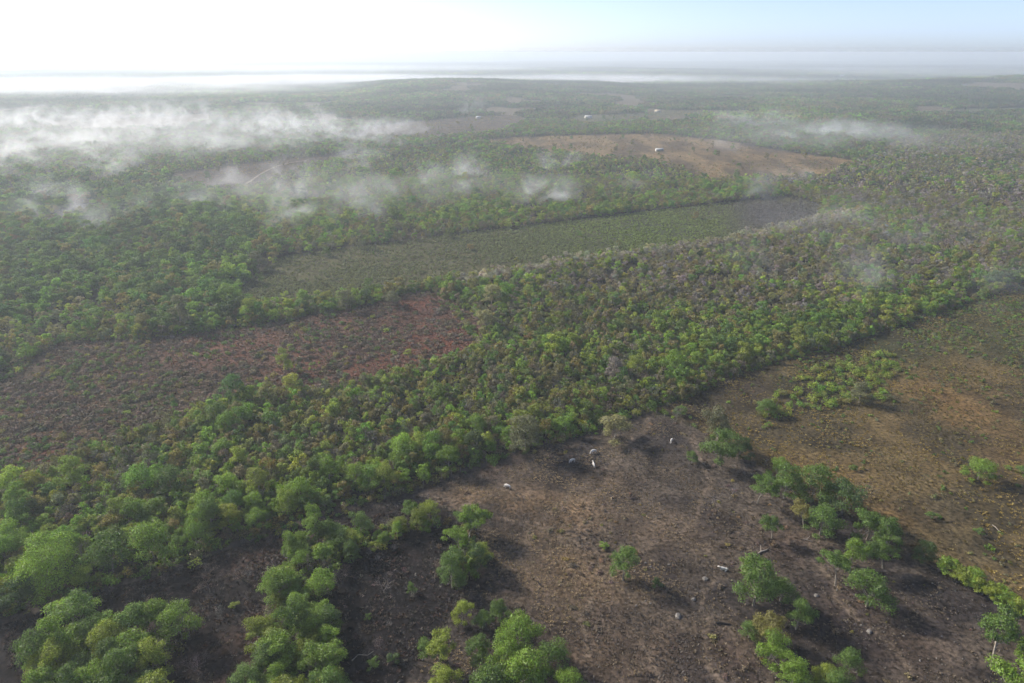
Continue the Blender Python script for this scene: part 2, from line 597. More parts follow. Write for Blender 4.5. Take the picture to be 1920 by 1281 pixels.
def make_clump(name, seed, n_trees, spread, leafn, leaf):
    """several far crowns standing together"""
    rng = np.random.default_rng(seed)
    mb = MB()
    for k in range(n_trees):
        a, r = rng.random() * 6.28, spread * math.sqrt(rng.random())
        H, R = 5.5 + 3.5 * rng.random(), 2.6 + 1.8 * rng.random()
        lobes = [(l[0] + r * math.cos(a), l[1] + r * math.sin(a), l[2], l[3], l[4]) for l in tree_lobes(rng, H, R, 1.2, 4, 0.85)]
        crown_leaves(mb, rng, lobes, leafn, leaf, 0)
    return mb.mesh(name, [M_LEAF])


# ------------------------------------------------------------------ the ground sheet, cut into fields
def soil_colour(x, y, zi):
    n = len(x)
    A, B = fbm(x, y, 18, 61, 4), fbm(x, y, 5, 67, 3)
    C_ = fbm(x, y, 60, 71, 3)
    c = np.zeros((n, 3))
    def mix(a, b, t):
        t = np.clip(t, 0, 1)[:, None]
        return np.array(a) * (1 - t) + np.array(b) * t
    # wooded ground: leaf litter
    c[:] = mix((0.055, 0.045, 0.032), (0.075, 0.07, 0.04), (A - .3) * 2)
    z = {n_: k for k, n_ in enumerate(FIELDS)}
    def put(name, cc):
        m = zi == z[name]
        c[m] = cc[m]
    def blobs(lst):
        v = np.zeros(n)
        for px, py, rx, ry, a in lst:
            bx, by = ground_at(px, py)
            d = depth_of(bx, by)
            sx = rx * d / FPX
            sy = ry * d / FPX / max(0.05, CAM_H / math.hypot(CAM_H, math.hypot(bx, by)))
            v = np.maximum(v, a * np.exp(-(((x - bx) / sx) ** 2 + ((y - by) / sy) ** 2) * 1.2))
        return v
    pas = mix((0.05, 0.042, 0.039), (0.118, 0.094, 0.072), sstep(0.40, 0.60, A * .6 + B * .4))
    tan = blobs([(1010, 960, 140, 55, 1.0), (1080, 1080, 140, 90, .7), (1130, 1220, 200, 70, .55), (1230, 1000, 150, 50, .35), (880, 930, 60, 25, .8), (1150, 900, 60, 20, .4)])
    t1 = np.clip(tan * (0.45 + 1.0 * A), 0, 1)[:, None]
    pas = pas * (1 - t1) + np.array((0.20, 0.135, 0.08)) * t1
    red = blobs([(1600, 1130, 90, 50, .6), (1480, 1020, 90, 40, .6), (1690, 1210, 110, 50, .5), (930, 870, 60, 25, .6), (1380, 1230, 60, 40, .6)])
    r1 = np.clip(red * (0.3 + A), 0, 1)[:, None]
    pas = pas * (1 - r1) + np.array((0.105, 0.068, 0.05)) * r1
    blk = blobs([(1115, 885, 28, 18, .9), (1045, 905, 40, 18, .9), (1030, 955, 30, 28, .9), (960, 985, 75, 30, 1.0), (920, 970, 30, 20, 1.0), (1330, 1000, 90, 40, .55), (1200, 790, 80, 28, .6),
                 (1280, 1050, 120, 60, .4), (1250, 870, 60, 40, .4), (1480, 1130, 70, 40, .5), (1600, 1230, 160, 60, .55), (1780, 1130, 120, 50, .5), (1320, 890, 80, 40, .5)])
    b1 = np.clip(blk * (0.35 + 1.1 * B), 0, 1)[:, None]
    pas = pas * (1 - b1) + np.array((0.032, 0.026, 0.024)) * b1
    trail = np.zeros(n)
    for line in (((800, 935), (980, 975), (1090, 1030), (1180, 1120), (1250, 1281)), ((1215, 785), (1170, 850), (1090, 920), (1000, 990), (960, 1080)), ((1300, 815), (1330, 900), (1290, 990), (1200, 1030), (1110, 1110), (1080, 1281)),
                 ((1440, 900), (1400, 980), (1340, 1040), (1310, 1130), (1340, 1281)), ((1560, 1000), (1530, 1080), (1600, 1150), (1700, 1260))):
        pl = np.array(P(*line))
        wxx = x + (fbm(x, y, 12, 301, 3) - .5) * 9
        wyy = y + (fbm(x, y, 12, 303, 3) - .5) * 9
        for a_, b_ in zip(pl[:-1], pl[1:]):
            ab = b_ - a_
            tt = np.clip(((wxx - a_[0]) * ab[0] + (wyy - a_[1]) * ab[1]) / (ab @ ab), 0, 1)
            dd = np.hypot(wxx - a_[0] - ab[0] * tt, wyy - a_[1] - ab[1] * tt)
            trail = np.maximum(trail, np.exp(-(dd / .8) ** 2))
    q_ = (trail * .75)[:, None]
    pas = pas * (1 - q_) + np.array((0.19, 0.145, 0.105)) * q_
    put('pasture', pas)
    dry = mix((0.080, 0.064, 0.036), (0.15, 0.11, 0.052), sstep(0.38, 0.6, A))
    gold = blobs([(1800, 760, 140, 60, .9), (1880, 840, 120, 60, .9), (1640, 960, 120, 30, .8), (1720, 690, 150, 30, .5), (1480, 880, 90, 30, .6), (1560, 900, 100, 40, .4)])
    g1 = np.clip(gold * (A * 1.8 - 0.35), 0, 1)[:, None]
    dry = dry * (1 - g1) + np.array((0.20, 0.118, 0.045)) * g1
    grn = blobs([(1880, 630, 170, 50, 1.0), (1650, 660, 140, 40, .9), (1560, 720, 110, 40, .8), (1920, 560, 150, 50, 1.), (1750, 610, 120, 30, .9)])
    q1 = np.clip(grn * (0.4 + .9 * B), 0, 1)[:, None]
    dry = dry * (1 - q1) + np.array((0.06, 0.07, 0.03)) * q1
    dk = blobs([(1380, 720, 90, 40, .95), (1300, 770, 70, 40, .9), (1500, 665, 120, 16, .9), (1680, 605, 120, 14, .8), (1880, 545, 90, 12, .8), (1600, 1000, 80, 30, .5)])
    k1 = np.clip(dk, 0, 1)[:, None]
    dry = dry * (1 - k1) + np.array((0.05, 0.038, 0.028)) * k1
    put('dry_field', dry)
    put('burnt_clearing', mix((0.020, 0.017, 0.017), (0.055, 0.036, 0.028), sstep(0.45, 0.75, A * .6 + B * .4)))
    put('scorched_clearing', mix((0.024, 0.020, 0.019), (0.07, 0.045, 0.035), sstep(0.4, 0.7, A * .6 + B * .4)))
    put('bare_corner', mix((0.06, 0.05, 0.04), (0.12, 0.085, 0.06), A))
    fel = mix((0.075, 0.050, 0.038), (0.135, 0.078, 0.055), sstep(0.35, 0.65, A))
    rd = blobs([(840, 640, 110, 45, 1.0), (760, 680, 140, 30, 1.0), (780, 575, 70, 22, 1.0), (560, 600, 180, 14, .7), (620, 690, 140, 30, .7), (70, 870, 110, 45, 1.0), (180, 740, 120, 25, .5), (450, 660, 140, 25, .55)])
    d1 = np.clip(rd * (0.35 + 1.1 * B), 0, 1)[:, None]
    fel = fel * (1 - d1) + np.array((0.175, 0.070, 0.045)) * d1
    gr = blobs([(200, 760, 180, 45, .9), (100, 790, 140, 40, .9), (350, 730, 140, 25, .5), (60, 700, 140, 30, .7)])
    e1 = np.clip(gr * (A + .2), 0, 1)[:, None]
    fel = fel * (1 - e1) + np.array((0.055, 0.06, 0.03)) * e1
    put('felled_field', fel)
    crop = mix((0.075, 0.072, 0.034), (0.115, 0.11, 0.048), A)
    gg = blobs([(1230, 430, 150, 35, 1.0), (1100, 460, 150, 25, .8)])[:, None]
    crop = crop * (1 - gg) + np.array((0.07, 0.085, 0.03)) * gg
    gy = blobs([(1450, 400, 100, 28, 1.0)])[:, None]
    crop = crop * (1 - gy) + np.array((0.075, 0.065, 0.058)) * gy
    put('crop_field', crop)
    put('track_field', mix((0.06, 0.048, 0.035), (0.11, 0.082, 0.06), A))
    tw = mix((0.12, 0.085, 0.048), (0.25, 0.175, 0.085), sstep(0.3, 0.7, fbm(x, y * 0.35, 22, 81, 4)))
    put('tawny_field', tw)
    put('far_meadow', mix((0.07, 0.055, 0.04), (0.14, 0.105, 0.07), A))
    put('village_green', mix((0.08, 0.10, 0.04), (0.16, 0.13, 0.085), C_))
    put('far_strip', mix((0.10, 0.12, 0.05), (0.17, 0.17, 0.09), C_))
    far = (np.hypot(x, y) > 1300) & (zi < 0)
    c[far] = mix((0.15, 0.12, 0.075), (0.055, 0.065, 0.03), sstep(0.31, 0.36, fbm(x, y * .6, 160, 113, 3)))[far]
    far = np.hypot(x, y) > 6000
    c[far] = mix((0.035, 0.05, 0.025), (0.075, 0.08, 0.045), fbm(x, y, 700, 91, 4) * 1.6 - .3)[far]
    return c


FIELD_LABEL = {
    'pasture': 'brown cattle pasture with dry grass tufts and blackened patches',
    'dry_field': 'rusty brown dry field with golden grass beyond the live fence',
    'burnt_clearing': 'black burnt clearing ringed by bright green trees',
    'scorched_clearing': 'dark scorched strip between the wood and the corner trees',
    'bare_corner': 'bare brown ground at the bottom left corner',
    'felled_field': 'reddish felled field covered in cut grey brush',
    'crop_field': 'long dull green field of low bushes between two woods',
    'track_field': 'narrow brown field with a pale winding track',
    'tawny_field': 'distant orange tawny field with a small shed',
    'far_meadow': 'misty brown meadow before the wooded hill',
    'village_green': 'grassy clearing around distant houses below the hill',
    'far_strip': 'thin pale green strip among far woods',
}


def build_ground():
    fine = np.radians(np.linspace(-50, 50, 520))
    coarse = np.radians(np.linspace(50, 310, 54))[1:-1]
    ang = np.concatenate([fine, coarse])
    rr = np.concatenate([[6, 20, 38], np.exp(np.linspace(math.log(52), math.log(45000), 620))])
    Rg, Ag = np.meshgrid(rr, ang, indexing='ij')
    x, y = (Rg * np.sin(Ag)).ravel(), (Rg * np.cos(Ag)).ravel()
    z = height(x, y)
    zi = zone_of(x, y)
    colr = soil_colour(x, y, zi)
    nr, na = len(rr), len(ang)
    i, j = np.meshgrid(np.arange(nr - 1), np.arange(na), indexing='ij')
    i, j = i.ravel(), j.ravel()
    j2 = (j + 1) % na
    q = np.stack([i * na + j, (i + 1) * na + j, (i + 1) * na + j2, i * na + j2], 1)[:, ::-1]
    cx, cyy = x[q].mean(1), y[q].mean(1)
    fz = zone_of(cx, cyy)
    co = np.stack([x, y, z], 1)
    for k in range(-1, len(FIELDS)):
        f = q[fz == k]
        if not len(f):
            continue
        if k == -1:      # close the middle
            pass
        used, inv = np.unique(f.ravel(), return_inverse=True)
        nm = 'ground' if k < 0 else FIELDS[k]
        me = mesh_from(nm, co[used], inv, np.full(len(f), 4), [M_SOIL])
        a = me.color_attributes.new('soil', 'FLOAT_COLOR', 'POINT')
        rgba = np.ones((len(used), 4), np.float32)
        rgba[:, :3] = colr[used] * 0.75
        a.data.foreach_set('color', rgba.ravel())
        me.polygons.foreach_set('use_smooth', np.ones(len(f), bool))
        o = bpy.data.objects.new(nm, me)
        o['kind'] = 'structure'
        o['label'] = 'wooded plain running out to the hazy horizon' if k < 0 else FIELD_LABEL[nm]
        o['category'] = 'ground' if k < 0 else 'field'
        col.objects.link(o)


build_ground()

# ------------------------------------------------------------------ plant patterns shared by thousands of copies
BROAD = [make_tree('broad', 100 + k, 8.2 + .5 * k, 4.3 + .2 * (k % 3), 1.5, 19 + 3 * (k % 3), 5000, 0.36, 0.78, 0.14 * (k % 3), 0.17, split=True) for k in range(5)]
TALL = [make_tree('tall', 120 + k, 11.0 + k, 4.2, 2.0, 19, 4600, 0.36, 0.95, 0.0, 0.2, split=True) for k in range(2)]
LEAN = [make_tree('leaning', 130 + k, 8.0 + k, 3.8, 2.6, 15, 3600, 0.36, 0.6, 0.6, 0.17, lean=(1.8 - 3.4 * k, 0.5), split=True) for k in range(2)]
SCRUB = [make_tree('scrub', 140 + k, 4.6 + .5 * k, 2.4 + .2 * k, 0.5, 11, 1700, 0.34, 1.0, 0.0, 0.09, sides=5, split=True) for k in range(4)]
DOME = make_tree('dome', 135, 13.0, 8.6, 1.2, 48, 13000, 0.46, 0.75, 0.0, 0.32, split=True, nlimb=12)
BARE = [make_bare('bare', 160 + k, 5.0 + k, 3, split=True, fuzz=160) for k in range(3)]

N_BROAD = [make_tree('wood_tree', 200 + k, 7.0 + .4 * k, 3.7 + .2 * (k % 3), 0.9, 15, 1700, 0.55, 0.8, 0.1 * (k % 2), 0.15, sides=4) for k in range(4)]
N_SCRUB = [make_tree('wood_scrub', 210 + k, 4.6 + .4 * k, 2.1 + .15 * k, 0.8, 8, 620, 0.46, 1.05, 0.0, 0.08, sides=3, nlimb=3) for k in range(4)]
N_BARE = [make_bare('wood_bare', 220 + k, 4.6 + .6 * k, 2, fuzz=170, fz=0.5) for k in range(3)]
F_BROAD = [make_tree('far_tree', 230 + k, 7.2 + .4 * k, 3.9, 1.2, 7, 190, 1.5, 0.8, 0.1, 0.1, sides=0) for k in range(3)]
F_SCRUB = [make_tree('far_scrub', 240 + k, 4.8 + .4 * k, 2.5, 0.6, 5, 90, 1.25, 1.0, 0, 0.1, sides=0) for k in range(3)]
F_CLUMP = [make_clump('far_clump', 250 + k, 7, 9.0, 46, 2.4) for k in range(4)]
SHRUBS = [make_shrub('shrub', 260 + k, 1.3 + .2 * k, 1.2 + .1 * k, 4, 150, 0.36, M_LEAF) for k in range(3)]
WEEDS = [make_shrub('weed', 270 + k, 0.75, 0.9, 3, 70, 0.36, M_LEAF) for k in range(3)]
BRUSH = [make_shrub('brush', 280 + k, 0.8 + .15 * k, 1.7, 5, 150, 0.5, M_TWIG) for k in range(3)]
TUFTS = [make_tuft('tuft', 290 + k, 0.34, 0.55, 16) for k in range(3)]

# tints (surface colours of leaves)
GREEN_BRIGHT = (0.211, 0.306, 0.038)
GREEN_MID = (0.139, 0.213, 0.040)
GREEN_DARK = (0.086, 0.138, 0.034)
YELLOWGREEN = (0.299, 0.346, 0.046)
OLIVE = (0.222, 0.196, 0.055)
BROWN_OLIVE = (0.215, 0.190, 0.098)
PALE = (0.360, 0.330, 0.150)
GREYGREEN = (0.185, 0.185, 0.086)
TWIG = (0.263, 0.224, 0.190)
TWIG_BROWN = (0.210, 0.175, 0.135)
STRAW = (0.40, 0.29, 0.17)


def stuff(name, label, category, meshes, pts, rot, scl, idx, tint):
    """one uncountable growth: a points mesh whose node tree sets a copy of MESHES on each point"""
    n = len(pts)
    me = bpy.data.meshes.new(name)
    me.vertices.add(n)
    me.vertices.foreach_set('co', np.asarray(pts, np.float32).ravel())
    for nm, ty, key, arr in (('rot', 'FLOAT_VECTOR', 'vector', rot), ('scl', 'FLOAT_VECTOR', 'vector', scl), ('idx', 'INT', 'value', idx)):
        a = me.attributes.new(nm, ty, 'POINT')
        a.data.foreach_set(key, np.asarray(arr, np.int32 if ty == 'INT' else np.float32).ravel())
    a = me.attributes.new('tint', 'FLOAT_COLOR', 'POINT')
    rgba = np.ones((n, 4), np.float32)
    rgba[:, :3] = tint
    a.data.foreach_set('color', rgba.ravel())
    o = bpy.data.objects.new(name, me)
    col.objects.link(o)
    ng = bpy.data.node_groups.new(name + '_scatter', 'GeometryNodeTree')
    ng.interface.new_socket('Geometry', in_out='INPUT', socket_type='NodeSocketGeometry')
    ng.interface.new_socket('Geometry', in_out='OUTPUT', socket_type='NodeSocketGeometry')
    N, L = ng.nodes.new, ng.links.new
    gi, go = N('NodeGroupInput'), N('NodeGroupOutput')
    join = N('GeometryNodeJoinGeometry')
    for me_v in reversed(meshes):
        src = bpy.data.objects.get('pattern_' + me_v.name)
        if src is None:
            src = bpy.data.objects.new('pattern_' + me_v.name, me_v)
        oi = N('GeometryNodeObjectInfo')
        oi.inputs['Object'].default_value = src
        oi.inputs['As Instance'].default_value = False
        g2 = N('GeometryNodeGeometryToInstance')
        L(oi.outputs['Geometry'], g2.inputs[0])
        L(g2.outputs[0], join.inputs[0])
    ip = N('GeometryNodeInstanceOnPoints')
    ip.inputs['Pick Instance'].default_value = True
    L(gi.outputs[0], ip.inputs['Points'])
    L(join.outputs[0], ip.inputs['Instance'])
    def attr(nm, ty):
        q = N('GeometryNodeInputNamedAttribute')
        q.data_type = ty
        q.inputs['Name'].default_value = nm
        return q.outputs['Attribute']
    L(attr('idx', 'INT'), ip.inputs['Instance Index'])
    er = N('FunctionNodeEulerToRotation')
    L(attr('rot', 'FLOAT_VECTOR'), er.inputs[0])
    L(er.outputs[0], ip.inputs['Rotation'])
    L(attr('scl', 'FLOAT_VECTOR'), ip.inputs['Scale'])
    L(ip.outputs[0], go.inputs[0])
    md = o.modifiers.new('scatter', 'NODES')
    md.node_group = ng
    o['kind'] = 'stuff'
    o['label'] = label
    o['category'] = category
    return o


def grid_pts(y0, y1, sp, jit=0.45, by_r=True):
    """jittered grid over the part of the plain the picture can see, between two distances"""
    xm = y1 * 0.86 + 30
    gx = np.arange(-xm, xm, sp)
    gy = np.arange(max(30, y0 * 0.6), y1, sp)
    X, Y = np.meshgrid(gx, gy)
    X = X + (RNG.random(X.shape) - .5) * 2 * jit * sp
    Y = Y + (RNG.random(X.shape) - .5) * 2 * jit * sp
    X, Y = X.ravel(), Y.ravel()
    r = np.hypot(X, Y)
    m = (r >= y0) & (r < y1) & (np.abs(X) < 0.84 * Y + 26) & (Y > 60)
    return X[m], Y[m]


def pick(tints, w, n):
    t = np.array(tints)[RNG.choice(len(tints), size=n, p=np.array(w) / sum(w))]
    return t * (0.78 + 0.44 * RNG.random((n, 1))) * (1 + 0.07 * RNG.normal(size=(n, 3)))


def rots(n, tilt=0.06):
    return np.stack([RNG.normal(size=n) * tilt, RNG.normal(size=n) * tilt, RNG.random(n) * 6.283], 1)


# ---- every tree of the woods gets a place, a kind and a tint first
def wood_points(y0, y1, sp):
    x, y = grid_pts(y0, y1, sp)
    zi = zone_of(x, y)
    px_, py_ = ground_at(160, 391)
    m = (zi < 0) & (((x - px_) / 15) ** 2 + ((y - py_ + 14) / 44) ** 2 > 1) & ~inpoly(x, y, NOWOOD) & ~inpoly(x, y, HEDGE) & ~inpoly(x, y, SPUR) & ~inpoly(x, y, CORNER)
    return x[m], y[m]


def classify(x, y):
    """kind 0 broad, 1 scrub, 2 bare; tint; size; keep"""
    n = len(x)
    r = np.hypot(x, y)
    g = fbm(x, y, 34, 101, 3)
    g2 = fbm(x, y, 90, 103, 3)
    gg = np.clip((g * .6 + g2 * .4 - .5) * 4.2 + .5, 0, 1)
    rs, lw, gl = inpoly(x, y, RIGHT_SCRUB), inpoly(x, y, LEFT_WOOD), inpoly(x, y, GLADE)
    far = r > 900
    pb = np.where(rs, 0.03 + 0.30 * gg ** 2, np.where(lw, 0.25 + 0.45 * gg, 0.015 + 0.22 * gg ** 2.5))
    pb = np.where(gl, 0.04, pb)
    pb = np.where(far & ~rs, 0.2 + .5 * gg, pb)
    pg = np.where(rs, 0.34 - 0.25 * gg, np.where(lw, 0.07, 0.27 - .22 * gg))
    pg = np.where(far, 0.10, pg)
    # the near edge of the wood along the pasture and the left corner is lush
    sx, sy = ground_at(0, 1050)
    lush = inpoly(x, y, P((-300, 1100), (0, 1010), (180, 985), (300, 962), (480, 925), (790, 852), (960, 800), (1100, 770), (1160, 790), (800, 905), (480, 1005), (180, 1105), (0, 1180), (-300, 1290)))
    pb = np.where(lush, 0.5, pb)
    pg = np.where(lush, 0.07, pg)
    edge = inpoly(x, y, P((1290, 735), (1330, 700), (1600, 625), (1840, 545), (1840, 520), (1580, 590), (1300, 640), (1200, 700)))
    pb = np.where(edge, 0.35, pb)
    pg = np.where(edge, 0.05, pg)
    u = RNG.random(n)
    kind = np.where(u < pb, 0, np.where(u < 1 - pg, 1, 2))
    tint = np.zeros((n, 3))
    a = pick([GREEN_BRIGHT, GREEN_MID, GREEN_DARK, YELLOWGREEN, OLIVE], [.46, .22, .07, .16, .09], n)
    b_ = pick([OLIVE, BROWN_OLIVE, GREEN_MID, GREEN_BRIGHT, GREYGREEN, YELLOWGREEN], [.30, .14, .16, .14, .12, .14], n) * 1.12
    c_ = pick([TWIG, TWIG_BROWN, BROWN_OLIVE], [.55, .25, .2], n)
    d_ = pick([GREEN_MID, GREEN_DARK, GREEN_BRIGHT, OLIVE], [.42, .22, .25, .11], n)
    e_ = pick([GREEN_MID, OLIVE, GREYGREEN, GREEN_BRIGHT, BROWN_OLIVE], [.3, .22, .17, .23, .08], n) * 1.1
    w_ = pick([OLIVE, BROWN_OLIVE, GREYGREEN, TWIG, YELLOWGREEN], [.30, .26, .16, .22, .06], n) * 1.25
    tint[kind == 0] = a[kind == 0]
    m = (kind == 0) & (lw | far)
    tint[m] = d_[m]
    tint[kind == 1] = b_[kind == 1]
    m = (kind == 1) & rs
    tint[m] = w_[m]
    m = (kind == 1) & (lush | edge)
    tint[m] = pick([GREEN_BRIGHT, YELLOWGREEN, OLIVE, GREEN_MID, BROWN_OLIVE], [.34, .22, .18, .16, .10], n)[m]
    m = (kind < 2) & far & ~rs
    tint[m] = e_[m]
    tint[kind == 2] = c_[kind == 2]
    pe = inpoly(x, y, LIT_EDGE)
    kind = np.where(pe & (kind == 0), 1, kind)
    m = pe & (RNG.random(n) < .8)
    tint[m] = pick([(0.40, 0.36, 0.24), (0.36, 0.32, 0.25), YELLOWGREEN], [.5, .35, .15], n)[m]  # light on the scrub edge put into the colour as a paler tint
    tint = tint * (0.72 + 0.56 * g[:, None] + 0.2 * (g2[:, None] - .5))
    size = 0.6 + 0.6 * RNG.random(n) ** 1.6
    size = np.where((kind == 1) & lush, size * 1.15, size)
    size = np.where((kind == 0) & lw, size * 1.15, size)
    size = np.where((kind == 0) & lush, size * .9, size)
    m = lush & (kind == 0) & (RNG.random(n) < .8)
    tint[m] = pick([GREEN_BRIGHT, YELLOWGREEN, GREEN_MID], [.6, .2, .2], n)[m]
    size = np.where((kind == 0) & rs, size * .8, size)
    keep = ~(gl & (RNG.random(n) < .45))
    keep &= ~((fbm(x, y, 22, 107, 3) < 0.33) & (RNG.random(n) < .8) & ~lush)
    return kind, tint, size, keep, lush


GROWN = []        # (x, y, kind, tint, size, lush) of the near woods, sorted later by how large they show


def thin(x, y, size, kind):
    """drop trees that stand inside a broad one"""
    cell = {}
    order = np.argsort(kind + RNG.random(len(x)) * .5)
    keep = np.zeros(len(x), bool)
    rad = np.where(kind == 0, 2.7, 1.35) * size
    for i in order:
        cx, cy_ = int(x[i] // 6), int(y[i] // 6)
        ok = True
        for a in (-1, 0, 1):
            for b in (-1, 0, 1):
                for j in cell.get((cx + a, cy_ + b), ()):
                    if (x[i] - x[j]) ** 2 + (y[i] - y[j]) ** 2 < ((rad[i] + rad[j]) * .66) ** 2:
                        ok = False
                        break
                if not ok:
                    break
            if not ok:
                break
        if ok:
            keep[i] = True
            cell.setdefault((cx, cy_), []).append(i)
    return keep


x, y = wood_points(95, 720, 2.5)
kind, tint, size, keep, lush = classify(x, y)
x, y, kind, tint, size, lush = [a[keep] for a in (x, y, kind, tint, size, lush)]
k2 = thin(x, y, size, kind)
near = [a[k2] for a in (x, y, kind, tint, size, lush)]

# ------------------------------------------------------------------ trees that stand as things of their own
def empty(name, loc, rz=0.0, s=1.0):
    o = bpy.data.objects.new(name, None)
    o.empty_display_size = 0.5
    o.location = loc
    o.rotation_euler = (0, 0, rz)
    o.scale = (s, s, s) if not isinstance(s, tuple) else s
    col.objects.link(o)
    return o


def child(name, me, parent, tint=None):
    o = bpy.data.objects.new(name, me)
    o.parent = parent
    if tint is not None:
        o['tint'] = [float(t) for t in tint] + [1.0]
    col.objects.link(o)
    return o


N_TREES = [0]


def plant(name, pair, loc, rz, s, tint, label, category='tree', group=None):
    t = empty(name, loc, rz, s)
    t.rotation_euler = (random.gauss(0, .05), random.gauss(0, .05), rz)
    child('trunk', pair[0], t)
    child('crown', pair[1], t, tint)
    t['label'] = label
    t['category'] = category
    if group:
        t['group'] = group
    N_TREES[0] += 1
    return t


def zat(x, y):
    return float(height(np.array([x]), np.array([y]))[0])


PLANTED = []


def hand_tree(bx, by, wpx, pair, tint, label, tall=1.0, name='tree', group=None, rz=None):
    x, y, z = surface_at(bx, by)
    d = depth_of(x, y, z)
    w = min(wpx * d / FPX, 19.0 if wpx > 150 else 13.5)
    cr = pair[1]
    xs = np.zeros(len(cr.vertices) * 3, np.float32)
    cr.vertices.foreach_get('co', xs)
    xs = xs.reshape(-1, 3)
    w0 = 0.5 * (np.ptp(xs[:, 0]) + np.ptp(xs[:, 1]))
    s = w / w0
    t = np.array(tint) * (0.92 + 0.16 * random.random())
    plant(name, pair, (x, y, z), random.random() * 6.28 if rz is None else rz, (s * (.9 + .25 * random.random()), s * (.85 + .2 * random.random()), s * tall), t, label, 'tree' if name != 'shrub' else 'shrub', group)
    PLANTED.append((x, y, w * .5))


